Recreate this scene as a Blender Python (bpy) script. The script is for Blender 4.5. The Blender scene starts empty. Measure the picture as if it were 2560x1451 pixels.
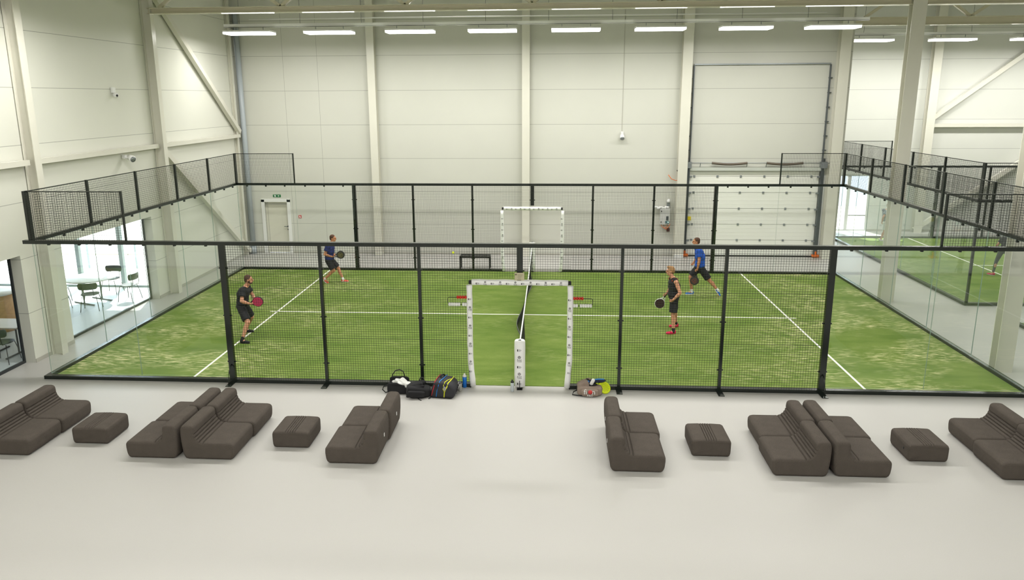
import bpy, bmesh, math, random
from mathutils import Vector, Matrix, Euler
random.seed(7)
PI = math.pi
S = bpy.context.scene
COL = S.collection

# ------------------------------------------------------------------ camera, light, exposure
cam_d = bpy.data.cameras.new('camera'); cam = bpy.data.objects.new('camera', cam_d); COL.objects.link(cam)
cam.location = (0.5758, -14.0144, 5.8009)
cam.rotation_euler = (1.351496, 0.0049977, 0.0611641)
cam_d.sensor_width = 36; cam_d.sensor_fit = 'HORIZONTAL'
cam_d.lens = 1820.287 / 2560 * 36
cam_d.shift_x = 17.838 / 2560; cam_d.shift_y = -77.09 / 2560
cam_d.clip_end = 400; cam_d.clip_start = .05
S.camera = cam
S.view_settings.view_transform = 'Standard'
S.view_settings.look = 'None'
S.view_settings.gamma = 1.0
S.view_settings.use_curve_mapping = False
S.view_settings.exposure = 0.27
LAMP = 9.0           # emission strength of every LED panel lens
LAMP_W = 77.0       # light thrown down by every LED panel (its optics keep it in a 160 degree cone)

W = bpy.data.worlds.new('World'); S.world = W; W.use_nodes = True
nt = W.node_tree; nt.nodes.clear()
o_ = nt.nodes.new('ShaderNodeOutputWorld'); b_ = nt.nodes.new('ShaderNodeBackground'); b_.inputs[0].default_value = (.80, .90, 1, 1)
b_.inputs[1].default_value = 4.5
nt.links.new(b_.outputs[0], o_.inputs[0])

sd = bpy.data.lights.new('sun', 'SUN'); sd.energy = 13.0; sd.angle = math.radians(.6); sd.color = (1, .96, .9)
sun = bpy.data.objects.new('sun', sd); COL.objects.link(sun)
sun.rotation_euler = Vector((.30, -1.0, -1.0)).to_track_quat('-Z', 'Y').to_euler()
sun.location = (-4, 35, 25)
S.cycles.max_bounces = 7; S.cycles.diffuse_bounces = 4; S.cycles.glossy_bounces = 3
S.cycles.transparent_max_bounces = 24; S.cycles.transmission_bounces = 2
S.cycles.caustics_reflective = False; S.cycles.caustics_refractive = False
S.cycles.sample_clamp_indirect = 6.0
S.cycles.use_adaptive_sampling = True; S.cycles.adaptive_threshold = .015

# ------------------------------------------------------------------ materials
def lin(c):
    c = c / 255.0
    return c / 12.92 if c <= .04045 else ((c + .055) / 1.055) ** 2.4
def rgb(r, g, b): return (lin(r), lin(g), lin(b), 1)
MATS = {}
def mat(name, col, rough=.5, metal=0, spec=.5, bump=0, bscale=200, var=0, vscale=3, speck=0, sscale=400, emit=0):
    if name in MATS: return MATS[name]
    m = bpy.data.materials.new(name); m.use_nodes = True; n = m.node_tree.nodes; l = m.node_tree.links
    p = n['Principled BSDF']; p.inputs['Base Color'].default_value = col
    p.inputs['Roughness'].default_value = rough; p.inputs['Metallic'].default_value = metal
    p.inputs['Specular IOR Level'].default_value = spec
    if emit:
        p.inputs['Emission Color'].default_value = col; p.inputs['Emission Strength'].default_value = emit
    tc = n.new('ShaderNodeTexCoord')
    last = None
    if var or speck:
        last = col
        for k, sc in ((var, vscale), (speck, sscale)):
            if not k: continue
            t = n.new('ShaderNodeTexNoise'); t.inputs['Scale'].default_value = sc; t.inputs['Detail'].default_value = 3
            l.new(tc.outputs['Object'], t.inputs['Vector'])
            mr = n.new('ShaderNodeMapRange'); mr.inputs['From Min'].default_value = .3; mr.inputs['From Max'].default_value = .7
            mr.inputs['To Min'].default_value = 1 - k; mr.inputs['To Max'].default_value = 1 + k
            l.new(t.outputs['Fac'], mr.inputs['Value'])
            mx = n.new('ShaderNodeVectorMath'); mx.operation = 'SCALE'
            if isinstance(last, tuple): mx.inputs[0].default_value = last[:3]
            else: l.new(last, mx.inputs[0])
            l.new(mr.outputs[0], mx.inputs['Scale']); last = mx.outputs[0]
        l.new(last, p.inputs['Base Color'])
    if bump:
        t = n.new('ShaderNodeTexNoise'); t.inputs['Scale'].default_value = bscale; t.inputs['Detail'].default_value = 2
        l.new(tc.outputs['Object'], t.inputs['Vector'])
        b = n.new('ShaderNodeBump'); b.inputs['Strength'].default_value = bump; b.inputs['Distance'].default_value = .01
        l.new(t.outputs['Fac'], b.inputs['Height']); l.new(b.outputs[0], p.inputs['Normal'])
    MATS[name] = m; return m

def seam_mat(name, col, axis, z0, dz, verts=(), rough=.42, wid=.007, dark=.55, extra_z=()):
    """sandwich-panel wall: thin joint lines every dz in height and at given positions along the wall"""
    m = mat(name, col, rough, spec=.4, var=.02, vscale=.6)
    n = m.node_tree.nodes; l = m.node_tree.links; p = n['Principled BSDF']
    src = p.inputs['Base Color'].links[0].from_socket
    g = n.new('ShaderNodeNewGeometry'); sp = n.new('ShaderNodeSeparateXYZ'); l.new(g.outputs['Position'], sp.inputs[0])
    def math_(op, a, b=None, c=None):
        q = n.new('ShaderNodeMath'); q.operation = op
        for i, v in enumerate((a, b, c)):
            if v is None: continue
            if isinstance(v, (int, float)): q.inputs[i].default_value = v
            else: l.new(v, q.inputs[i])
        return q.outputs[0]
    t = math_('SUBTRACT', sp.outputs['Z'], z0 - dz / 2); t = math_('PINGPONG', t, dz / 2)
    mask = math_('GREATER_THAN', t, dz / 2 - wid)
    for v in verts:
        d = math_('ABSOLUTE', math_('SUBTRACT', sp.outputs[axis], v)); mask = math_('MAXIMUM', mask, math_('LESS_THAN', d, wid * .8))
    for v in extra_z:
        d = math_('ABSOLUTE', math_('SUBTRACT', sp.outputs['Z'], v)); mask = math_('MAXIMUM', mask, math_('LESS_THAN', d, wid * .8))
    f = math_('SUBTRACT', 1.0, math_('MULTIPLY', mask, 1 - dark))
    mx = n.new('ShaderNodeVectorMath'); mx.operation = 'SCALE'; l.new(src, mx.inputs[0]); l.new(f, mx.inputs['Scale'])
    l.new(mx.outputs[0], p.inputs['Base Color'])
    return m

def glass_mat(name, tint=(.93, .965, .95, 1), refl=1.0):
    m = bpy.data.materials.new(name); m.use_nodes = True; n = m.node_tree.nodes; l = m.node_tree.links; n.clear()
    out = n.new('ShaderNodeOutputMaterial'); t = n.new('ShaderNodeBsdfTransparent'); t.inputs[0].default_value = tint
    g = n.new('ShaderNodeBsdfGlossy'); g.inputs['Roughness'].default_value = .01; g.inputs['Color'].default_value = (.9, 1, .97, 1)
    fr = n.new('ShaderNodeFresnel'); 
    gm = n.new('ShaderNodeNewGeometry'); mr = n.new('ShaderNodeMapRange'); l.new(gm.outputs['Backfacing'], mr.inputs['Value'])
    mr.inputs['To Min'].default_value = 1.45 * refl; mr.inputs['To Max'].default_value = 1 / (1.45 * refl); l.new(mr.outputs[0], fr.inputs[0])
    mx = n.new('ShaderNodeMixShader'); l.new(fr.outputs[0], mx.inputs[0]); l.new(t.outputs[0], mx.inputs[1]); l.new(g.outputs[0], mx.inputs[2])
    l.new(mx.outputs[0], out.inputs[0]); return m

M_FLOOR = mat('floor_resin', rgb(184, 182, 178), .38, spec=.35, var=.018, vscale=.35, speck=.035, sscale=130)
M_WALL = seam_mat('back_wall_panels', rgb(207, 207, 198), 'X', 7.28, 1.2255, (-9.12, -7.86))
M_WALLL = seam_mat('side_wall_panels', rgb(222, 222, 212), 'Y', 7.28, 1.2255, ())
M_WALLF = seam_mat('far_wall_panels', rgb(213, 214, 207), 'X', 7.25, 1.2255, ())
M_PLASTER = mat('plaster', rgb(222, 220, 210), .6, var=.01)
M_CREAM = mat('cream_steel', rgb(219, 217, 205), .28, spec=.5, var=.015, vscale=2)
M_BEAM = mat('beam_paint', rgb(214, 208, 184), .12, spec=.6)
M_CEIL = mat('roof_deck', rgb(205, 206, 194), .5)
M_BASE = mat('baseboard_grey', rgb(178, 176, 166), .5)
M_GREEN = mat('dark_green_steel', rgb(24, 32, 27), .22, spec=.6)
M_WIRE = mat('black_wire', rgb(20, 26, 20), .45)
M_GLASS = glass_mat('court_glass', (.985, .994, .99, 1), .93)
M_WGLASS = glass_mat('window_glass', (.97, .985, .99, 1))
M_EDGE = mat('glass_edge', rgb(150, 176, 164), .3)
M_WHITE = mat('white_plastic', rgb(232, 232, 230), .4)
M_PAD = mat('white_pad_vinyl', rgb(246, 246, 246), .35, bump=.15, bscale=25)
M_BLACK = mat('black_plastic', rgb(20, 20, 22), .45)
M_BLACKF = mat('black_fabric', rgb(24, 24, 27), .85, bump=.4, bscale=300)
M_INK = mat('print_ink', rgb(30, 27, 26), .6)
M_GREYINK = mat('grey_print_ink', rgb(165, 165, 168), .6)
M_GALV = mat('galvanised_steel', rgb(150, 155, 158), .4, metal=.6, var=.06, vscale=20)
M_DKGALV = mat('dark_track_steel', rgb(96, 102, 106), .4, metal=.5)
M_SPRING = mat('spring_steel', rgb(105, 95, 84), .5, metal=.4)
M_ORANGE = mat('orange_plastic', rgb(226, 110, 25), .5)
M_SOFA = mat('brown_grey_wool', rgb(87, 80, 74), .92, spec=.15, bump=.6, bscale=260, var=.05, vscale=8, speck=.22, sscale=160)
M_SOFAU = mat('sofa_underside', rgb(30, 28, 26), .9)
M_LINE = mat('white_line_turf', rgb(240, 240, 232), .8)
M_RED = mat('red_plastic', rgb(196, 32, 20), .35)
M_BALL = mat('ball_felt', rgb(214, 224, 60), .9)
M_SKIN = mat('skin', rgb(206, 150, 120), .5, spec=.3, var=.04, vscale=14)
M_SKIN2 = mat('skin_tanned', rgb(196, 138, 104), .5, spec=.3, var=.04, vscale=14)
M_HAIRB = mat('hair_brown', rgb(84, 58, 42), .8, bump=.8, bscale=120, speck=.25, sscale=120)
M_HAIRL = mat('hair_blond', rgb(160, 120, 76), .75, bump=.5, bscale=160, speck=.15, sscale=200)
M_EYE = mat('eye_dark', rgb(40, 30, 26), .3)
M_LIP = mat('lips', rgb(168, 98, 86), .5)
M_WOOD = mat('light_wood', rgb(196, 150, 98), .5, var=.1, vscale=12)
M_TABLE = mat('pale_tabletop', rgb(225, 214, 198), .35)
M_CHAIR = mat('dark_green_shell', rgb(30, 36, 38), .5)
M_CAFEF = mat('cafe_floor', rgb(196, 202, 204), .35)
M_FRAMED = mat('black_window_frame', rgb(38, 42, 45), .4)
M_FRAMEL = mat('grey_window_frame', rgb(150, 162, 164), .4)

def turf_mat(name='turf'):
    m = bpy.data.materials.new(name); m.use_nodes = True; n = m.node_tree.nodes; l = m.node_tree.links
    p = n['Principled BSDF']; p.inputs['Roughness'].default_value = .85; p.inputs['Specular IOR Level'].default_value = .2
    tc = n.new('ShaderNodeTexCoord')
    def noise(scale, sx=1, sy=1, det=4, rot=0):
        mp = n.new('ShaderNodeMapping'); mp.inputs['Scale'].default_value = (sx, sy, 1); mp.inputs['Rotation'].default_value = (0, 0, rot)
        l.new(tc.outputs['Object'], mp.inputs[0])
        t = n.new('ShaderNodeTexNoise'); t.inputs['Scale'].default_value = scale; t.inputs['Detail'].default_value = det; t.inputs['Roughness'].default_value = .62
        l.new(mp.outputs[0], t.inputs['Vector']); return t.outputs['Fac']
    def ramp(src, a, b, lo=0., hi=1.):
        r = n.new('ShaderNodeMapRange'); r.inputs['From Min'].default_value = a; r.inputs['From Max'].default_value = b
        r.inputs['To Min'].default_value = lo; r.inputs['To Max'].default_value = hi; l.new(src, r.inputs['Value']); return r.outputs[0]
    def mul(a, b):
        q = n.new('ShaderNodeMath'); q.operation = 'MULTIPLY'
        for i, v in enumerate((a, b)):
            if isinstance(v, float): q.inputs[i].default_value = v
            else: l.new(v, q.inputs[i])
        return q.outputs[0]
    def mixc(f, a, b):
        q = n.new('ShaderNodeMix'); q.data_type = 'RGBA'; l.new(f, q.inputs['Factor'])
        for i, v in ((6, a), (7, b)):
            if isinstance(v, tuple): q.inputs[i].default_value = v
            else: l.new(v, q.inputs[i])
        return q.outputs[2]
    base = mixc(ramp(noise(1.1, .6, 1.6), .35, .65), rgb(104, 132, 52), rgb(134, 155, 76))
    base = mixc(ramp(noise(60, 1, 2.5, 3), .3, .7, 0, .55), base, rgb(90, 114, 42))
    # worn, sandy patches: fine streaks inside broad areas, more of them towards the two ends of the court
    broad = ramp(noise(.42, 1, 1.5, 3), .44, .60)
    sp = n.new('ShaderNodeSeparateXYZ'); l.new(tc.outputs['Object'], sp.inputs[0])
    ab = n.new('ShaderNodeMath'); ab.operation = 'ABSOLUTE'; l.new(sp.outputs['X'], ab.inputs[0])
    ends = ramp(ab.outputs[0], 3.5, 8.8, .16, 1.0)
    streak = ramp(noise(7, .55, 2.4, 5, .35), .47, .64)
    f = mul(mul(mul(broad, ends), streak), .95)
    base = mixc(f, base, rgb(226, 220, 168))
    l.new(base, p.inputs['Base Color'])
    b = n.new('ShaderNodeBump'); b.inputs['Strength'].default_value = .8; b.inputs['Distance'].default_value = .012
    l.new(noise(220, 1, 1, 2), b.inputs['Height']); l.new(b.outputs[0], p.inputs['Normal'])
    return m
M_TURF = turf_mat()

# ------------------------------------------------------------------ mesh helpers
class MB:
    def __init__(s): s.v = []; s.f = []; s.smooth = []
    def add(s, vs, fs, smooth=False):
        k = len(s.v); s.v += [tuple(v) for v in vs]; s.f += [tuple(i + k for i in f) for f in fs]; s.smooth += [smooth] * len(fs); return s
    def box(s, x0, x1, y0, y1, z0, z1):
        vs = [(x, y, z) for x in (x0, x1) for y in (y0, y1) for z in (z0, z1)]
        return s.add(vs, [(0, 1, 3, 2), (4, 6, 7, 5), (0, 4, 5, 1), (2, 3, 7, 6), (0, 2, 6, 4), (1, 5, 7, 3)])
    def cbox(s, c, d): return s.box(c[0]-d[0]/2, c[0]+d[0]/2, c[1]-d[1]/2, c[1]+d[1]/2, c[2]-d[2]/2, c[2]+d[2]/2)
    def bar(s, a, b, w, h=None, up=(0, 0, 1)):
        """square bar from a to b, w across, h along 'up'"""
        h = h or w; a = Vector(a); b = Vector(b); d = (b - a).normalized(); u = Vector(up)
        if abs(d.dot(u)) > .99: u = Vector((0, 1, 0))
        r = d.cross(u).normalized(); u = r.cross(d)
        vs = [p + r * (i * w / 2) + u * (j * h / 2) for p in (a, b) for i, j in ((-1, -1), (1, -1), (1, 1), (-1, 1))]
        return s.add(vs, [(3, 2, 1, 0), (4, 5, 6, 7), (0, 1, 5, 4), (1, 2, 6, 5), (2, 3, 7, 6), (3, 0, 4, 7)])
    def ibeam(s, a, b, w, h, t=.014, up=(0, 0, 1)):
        a = Vector(a); b = Vector(b); d = (b - a).normalized(); u = Vector(up)
        r = d.cross(u).normalized(); u = r.cross(d)
        s.bar(a + u * (h / 2 - t / 2), b + u * (h / 2 - t / 2), w, t, up); s.bar(a - u * (h / 2 - t / 2), b - u * (h / 2 - t / 2), w, t, up)
        s.bar(a, b, t, h - 2 * t, up); return s
    def tube(s, pts, r, n=8, closed=False):
        pts = [Vector(p) for p in pts]; rs = r if isinstance(r, (list, tuple)) else [r] * len(pts)
        rings = []; up = Vector((0, 0, 1))
        for i, p in enumerate(pts):
            if closed: d = pts[(i + 1) % len(pts)] - pts[i - 1]
            else: d = pts[min(i + 1, len(pts) - 1)] - pts[max(i - 1, 0)]
            d.normalize(); u = up if abs(d.dot(up)) < .95 else Vector((0, 1, 0))
            a = d.cross(u).normalized(); b = a.cross(d)
            rings.append([p + (a * math.cos(2*PI*k/n) + b * math.sin(2*PI*k/n)) * rs[i] for k in range(n)])
        vs = [v for q in rings for v in q]; fs = []; m = len(pts)
        for i in range(m if closed else m - 1):
            j = (i + 1) % m
            for k in range(n): fs.append((i*n+k, i*n+(k+1) % n, j*n+(k+1) % n, j*n+k))
        if not closed: fs += [tuple(range(n))[::-1], tuple((m-1)*n+k for k in range(n))]
        return s.add(vs, fs, True)
    def lathe(s, prof, c=(0, 0, 0), n=20, axis='Z', squash=1):
        vs = []; fs = []
        for r, z in prof:
            for k in range(n):
                a = 2*PI*k/n; p = (r*math.cos(a), r*squash*math.sin(a), z)
                if axis == 'X': p = (z, p[0], p[1])
                if axis == 'Y': p = (p[0], z, p[1])
                vs.append((p[0]+c[0], p[1]+c[1], p[2]+c[2]))
        for i in range(len(prof)-1):
            for k in range(n): fs.append((i*n+k, i*n+(k+1) % n, (i+1)*n+(k+1) % n, (i+1)*n+k))
        fs += [tuple(range(n))[::-1], tuple((len(prof)-1)*n+k for k in range(n))]
        return s.add(vs, fs, True)
    def ell(s, c, r, rot=None, n=14, m=9):
        vs = []; R_ = rot or Matrix.Identity(3); c = Vector(c)
        for i in range(m+1):
            t = PI*i/m
            for k in range(n):
                a = 2*PI*k/n; v = Vector((r[0]*math.sin(t)*math.cos(a), r[1]*math.sin(t)*math.sin(a), r[2]*math.cos(t))); vs.append(c + R_ @ v)
        fs = []
        for i in range(m):
            for k in range(n): fs.append((i*n+k, (i+1)*n+k, (i+1)*n+(k+1) % n, i*n+(k+1) % n))
        return s.add(vs, fs, True)
    def sell(s, c, r, R_, e=.42, n=24, m=14):
        """soft-cornered box (superellipsoid)"""
        f = lambda v: math.copysign(abs(v)**e, v); c = Vector(c)
        vs = [c + R_ @ Vector((r[0]*f(math.sin(PI*i/m))*f(math.cos(2*PI*k/n)), r[1]*f(math.sin(PI*i/m))*f(math.sin(2*PI*k/n)), r[2]*f(math.cos(PI*i/m)))) for i in range(m+1) for k in range(n)]
        return s.add(vs, [(i*n+k, (i+1)*n+k, (i+1)*n+(k+1) % n, i*n+(k+1) % n) for i in range(m) for k in range(n)], True)
    def cone(s, a, b, ra, rb, n=12, round_=True):
        a = Vector(a); b = Vector(b); d = b - a; L = d.length; d.normalize()
        u = Vector((0, 0, 1)) if abs(d.z) < .95 else Vector((0, 1, 0)); x = d.cross(u).normalized(); y = x.cross(d)
        rings = []
        if round_:
            for t in (80, 55, 28): rings.append((-ra*math.sin(math.radians(t)), ra*math.cos(math.radians(t))))
        rings += [(0, ra), (L*.5, (ra+rb)/2), (L, rb)]
        if round_:
            for t in (28, 55, 80): rings.append((L+rb*math.sin(math.radians(t)), rb*math.cos(math.radians(t))))
        vs = [a + d*z + (x*math.cos(2*PI*k/n) + y*math.sin(2*PI*k/n))*r for z, r in rings for k in range(n)]
        fs = [(i*n+k, (i+1)*n+k, (i+1)*n+(k+1) % n, i*n+(k+1) % n) for i in range(len(rings)-1) for k in range(n)]
        fs += [tuple(range(n)), tuple((len(rings)-1)*n+k for k in range(n))[::-1]]
        return s.add(vs, fs, True)
    def prism(s, poly, a0, a1, axis='Y', smooth=False):
        """closed polygon in the two other axes, extruded along axis from a0 to a1"""
        def P(p, t): return {'Y': (p[0], t, p[1]), 'X': (t, p[0], p[1]), 'Z': (p[0], p[1], t)}[axis]
        n = len(poly); vs = [P(p, a0) for p in poly] + [P(p, a1) for p in poly]
        fs = [tuple(range(n)), tuple(range(n, 2*n))[::-1]] + [(i, i+n, (i+1) % n + n, (i+1) % n) for i in range(n)]
        return s.add(vs, fs, smooth)
    def build(s, name, m, parent=None, loc=(0, 0, 0), fix=False):
        me = bpy.data.meshes.new(name); me.from_pydata(s.v, [], s.f); me.materials.append(m)
        me.polygons.foreach_set('use_smooth', s.smooth)
        if fix:
            bm = bmesh.new(); bm.from_mesh(me); bmesh.ops.recalc_face_normals(bm, faces=bm.faces); bm.to_mesh(me); bm.free()
        me.update(); o = bpy.data.objects.new(name, me); COL.objects.link(o); o.location = loc
        if parent: o.parent = parent
        return o
def empty(name, label, cat, loc=(0, 0, 0), rz=0, group=None):
    o = bpy.data.objects.new(name, None); COL.objects.link(o); o.location = loc; o.rotation_euler = (0, 0, rz); o.empty_display_size = .1
    o['label'] = label; o['category'] = cat
    if group: o['group'] = group
    return o
def tag(o, label, cat, group=None, kind=None):
    o['label'] = label; o['category'] = cat
    if group: o['group'] = group
    if kind: o['kind'] = kind
    return o
def struct(o, label=None, cat=None):
    o['kind'] = 'structure'
    if label: o['label'] = label; o['category'] = cat
    return o
def part_label(o, t): o['label'] = t; return o
def kids(o): return [c for c in bpy.data.objects if c.parent == o]
def copy_tree(o, parent=None, top=True):
    c = o.copy(); COL.objects.link(c)
    if parent: c.parent = parent
    for ch in kids(o): copy_tree(ch, c, False)
    return c
def text_verts(body, size, ext=.001):
    cu = bpy.data.curves.new('t', 'FONT'); cu.body = body; cu.size = size; cu.align_x = 'CENTER'; cu.align_y = 'CENTER'; cu.extrude = ext; cu.resolution_u = 2
    ob = bpy.data.objects.new('t', cu); COL.objects.link(ob); dg = bpy.context.evaluated_depsgraph_get()
    me = bpy.data.meshes.new_from_object(ob.evaluated_get(dg)); vs = [v.co.copy() for v in me.vertices]; fs = [tuple(p.vertices) for p in me.polygons]
    bpy.data.objects.remove(ob); bpy.data.curves.remove(cu); bpy.data.meshes.remove(me); return vs, fs

# ------------------------------------------------------------------ room shell
YB = 12.75; XL = -10.95
H = 9.9
struct(MB().box(-11.25, 34, -16.5, 18.2, -.2, 0).build('floor', M_FLOOR), 'pale speckled resin hall floor', 'floor')
# back wall with an opening for the steel door and one for the overhead door
b = MB(); D1 = (-10.20, -9.33, 0, 1.98); D2 = (5.60, 10.24, 0, 3.12)
b.box(-11.25, D1[0], YB, YB+.2, 0, H); b.box(D1[0], D1[1], YB, YB+.2, D1[3], H); b.box(D1[1], D2[0], YB, YB+.2, 0, H)
b.box(D2[0], D2[1], YB, YB+.2, D2[3], H); b.box(D2[1], 10.98, YB, YB+.2, 0, H)
struct(b.build('wall_back', M_WALL), 'cream sandwich-panel wall behind the near court', 'wall')
struct(MB().box(10.78, 10.98, YB+.2, 18.2, 0, H).build('wall_side', M_WALLF), 'short return wall between the two halls', 'wall')
b = MB()
ops = [(-9.0, .83), (2.19, 6.18)]; zt = 2.47
ys = [-16.5, ops[0][0], ops[0][1], ops[1][0], ops[1][1], YB]
for i in (0, 2, 4): b.box(-11.25, XL, ys[i], ys[i+1], 0, zt)
b.box(-11.25, XL, -16.5, YB, zt, H)
struct(b.build('wall_left', M_WALLL), 'cream sandwich-panel wall with two glazed openings to the cafe', 'wall')
b = MB(); G = (12.80, 14.36, 0, 2.46)
b.box(10.98, G[0], 18.2, 18.4, 0, H); b.box(G[0], G[1], 18.2, 18.4, G[3], H); b.box(G[1], 34, 18.2, 18.4, 0, H)
struct(b.build('wall_far', M_WALLF), 'white sandwich-panel wall at the far side of the second hall', 'wall')
struct(MB().box(34, 34.2, -16.5, 18.4, 0, H).build('wall_right', M_WALLF))
struct(MB().box(-11.25, 34, -16.7, -16.5, 0, H).build('wall_front', M_WALLF))
b = MB(); x = -11.25; poly = []
while x < 34: poly += [(x, H), (x+.14, H), (x+.18, H+.09), (x+.30, H+.09)]; x += .34
n = len(poly)
b.add([(p[0], -16.7, p[1]) for p in poly] + [(p[0], 18.4, p[1]) for p in poly], [(i, i+1, n+i+1, n+i) for i in range(n-1)])
b.box(-11.25, 34, -16.7, 18.4, H+.1, H+.2)
struct(b.build('ceiling', M_CEIL), 'corrugated white roof deck', 'ceiling')
b = MB()
for y0, y1 in ((.83, 2.19), (6.18, YB)): b.box(XL, XL+.012, y0, y1, 0, .09)
for y0, y1 in ((.83, .842), (6.168, 6.18)): pass
struct(b.build('baseboard_left', M_BASE), 'grey skirting along the cafe wall', 'skirting')
struct(MB().box(-11.0+.07, D1[0]-.08, YB-.012, YB, 0, .07).box(D1[1]+.08, D2[0]-.1, YB-.012, YB, 0, .07).build('baseboard_back', M_BASE))
struct(MB().box(10.98, G[0], 18.188, 18.2, 0, .09).box(G[1], 34, 18.188, 18.2, 0, .09).build('baseboard_far', M_BASE))

# --- steel columns
def hcol(name, x, y, w, dep, z0, z1, label, face='Y', t=.016):
    """H-section column; flanges across x (face Y) or across y (face X)"""
    b = MB()
    if face == 'Y':
        b.box(x-w/2, x+w/2, y-dep/2, y-dep/2+t, z0, z1).box(x-w/2, x+w/2, y+dep/2-t, y+dep/2, z0, z1).box(x-t/2, x+t/2, y-dep/2+t, y+dep/2-t, z0, z1)
    else:
        b.box(x-dep/2, x-dep/2+t, y-w/2, y+w/2, z0, z1).box(x+dep/2-t, x+dep/2, y-w/2, y+w/2, z0, z1).box(x-dep/2+t, x+dep/2-t, y-t/2, y+t/2, z0, z1)
    return struct(b.build(name, M_CREAM), label, 'column')
hcol('steel_column', -5.83, YB-.15, .27, .28, 0, H, 'cream steel column on back wall between emergency door and bench')
hcol('steel_column', -.30, YB-.15, .27, .28, 0, H, 'cream steel column on the back wall behind the far gate frame')
hcol('steel_column', 5.31, YB-.17, .34, .32, 0, H, 'cream steel column beside the grey control box')
struct(MB().box(5.15, 5.47, YB-.36, YB-.33, 0, .12).build('trim_1', M_WHITE), 'white plate at the foot of the column by the overhead door', 'plate')
hcol('steel_column', 10.62, YB-.15, .36, .30, 0, H, 'cream steel column right of the overhead door')
hcol('steel_column', -10.80, 1.45, .20, .26, 0, H, 'cream steel column on cafe wall nearest the camera', 'X')
hcol('steel_column', -10.80, 6.86, .20, .28, 0, H, 'cream steel column on cafe wall carrying the roof beam', 'X')
hcol('steel_column', -10.88, YB-.42, .14, .12, 0, H, 'slim steel column in the corner by the downpipe', 'X')
hcol('steel_column', 10.27, 1.37, .36, .24, 0, H, 'freestanding cream steel pillar beside the near right glass corner')
hcol('steel_column', 10.27, 6.89, .36, .24, 0, H, 'freestanding cream steel pillar between the two courts')
hcol('steel_column', 16.40, 18.03, .34, .3, 0, H, 'white steel column on the far wall of the second hall')
# --- bracing on the cafe wall and on the far wall
def brace(a, b_, w, h, label): return struct(MB().bar(a, b_, w, h).build('steel_brace', M_CREAM), label, 'brace')
brace((-10.84, 1.55, 4.45), (-10.84, 6.74, 4.46), .12, .12, 'horizontal strut on cafe wall above the speaker')
brace((-10.84, 7.05, 4.46), (-10.84, 12.45, 4.46), .12, .12, 'horizontal strut on cafe wall towards the back corner')
brace((-10.82, 7.30, 8.75), (-10.82, 12.45, 4.60), .14, .16, 'upper diagonal brace on the cafe wall')
brace((-10.82, 7.00, 4.32), (-10.82, 12.50, .12), .14, .16, 'lower diagonal brace on the cafe wall reaching the corner floor')
brace((-10.84, -12, 4.45), (-10.84, 1.33, 4.45), .12, .12, 'horizontal strut on cafe wall at the left picture edge')
brace((16.5, 18.05, 4.55), (33, 18.05, 4.55), .14, .14, 'horizontal strut on the far hall wall')
brace((16.4, 18.03, 4.75), (23.5, 18.03, 10.2), .14, .18, 'upper diagonal brace on the far hall wall')
brace((16.3, 18.03, .1), (22.3, 18.03, 4.5), .14, .18, 'lower diagonal brace on the far hall wall')
# --- roof beams with lattice above
def truss(y, x0, x1, z0, label, h=.16, w=.28, step=1.75, zt=9.62):
    r = empty('roof_truss', label, 'beam', (x0, y, z0)); r['kind'] = 'structure'
    b = MB().box(0, x1-x0, -w/2, w/2, 0, .02).box(0, x1-x0, -w/2, w/2, h-.02, h).box(0, x1-x0, -.05, -.03, .02, h-.02)
    b.build('bottom_chord', M_BEAM, r)
    MB().box(0, x1-x0, -w/2, w/2, zt-z0, zt-z0+.16).build('top_chord', M_BEAM, r)
    k = 0; x = .3
    while x + step < x1-x0:
        z = (h, zt-z0); a = z[k % 2]; c = z[(k+1) % 2]
        MB().bar((x, 0, a), (x+step, 0, c), .09, .09, (0, 1, 0)).build('diagonal_web', M_BEAM, r); x += step; k += 1
    return r
truss(6.9, -10.75, 10.07, 8.13, 'cream lattice roof truss across the near hall')
truss(6.9, 10.47, 33.9, 8.13, 'cream lattice roof truss running on right of the freestanding pillar')
truss(12.85, 11.0, 33.9, 8.13, 'deeper lattice roof truss across the second hall', h=.27)
struct(MB().box(11, 34, 16.6, 16.8, 9.2, 9.45).build('roof_beam', M_BEAM), 'pale purlin under the roof of the second hall', 'beam')
struct(MB().box(-11, 34, 9.9, 10.05, 9.45, 9.65).build('roof_beam', M_BEAM), 'pale purlin under the roof above the court lights', 'beam')

# ------------------------------------------------------------------ LED panels on trays
M_LED = bpy.data.materials.new('led_diffuser'); M_LED.use_nodes = True
q = M_LED.node_tree.nodes; q.clear(); e = q.new('ShaderNodeEmission'); e.inputs[0].default_value = (1, .98, .92, 1); e.inputs[1].default_value = LAMP
oo = q.new('ShaderNodeOutputMaterial'); M_LED.node_tree.links.new(e.outputs[0], oo.inputs[0])
M_LED.cycles.emission_sampling = 'FRONT'
ld = bpy.data.lights.new('led_panel_light', 'AREA'); ld.shape = 'RECTANGLE'; ld.size = 1.46; ld.size_y = .56; ld.energy = LAMP_W; ld.spread = math.radians(176); ld.color = (1, .982, .945)
def make_lamp(label, group, loc):
    r = empty('ceiling_light', label, 'ceiling light', loc, 0, group)
    MB().box(0, 1.5, -.31, .31, .035, .085).build('housing', M_WHITE, r)
    # lens: flat underside with low sides
    MB().box(.01, 1.49, -.29, .29, -.028, .034).build('diffuser', M_LED, r)
    for x in (.32, 1.2): MB().bar((x, 0, .085), (x, 0, .19), .02).build('hanger', M_GALV, r)
    lo = bpy.data.objects.new('led_panel_light', ld); COL.objects.link(lo); lo.parent = r; lo.location = (.75, 0, -.031)
    return r
ld_rows = {1: ld.copy(), 2: ld.copy()}; ld_rows[1].energy = LAMP_W*1.08; ld_rows[2].energy = LAMP_W*1.3
lamp0 = None
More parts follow.
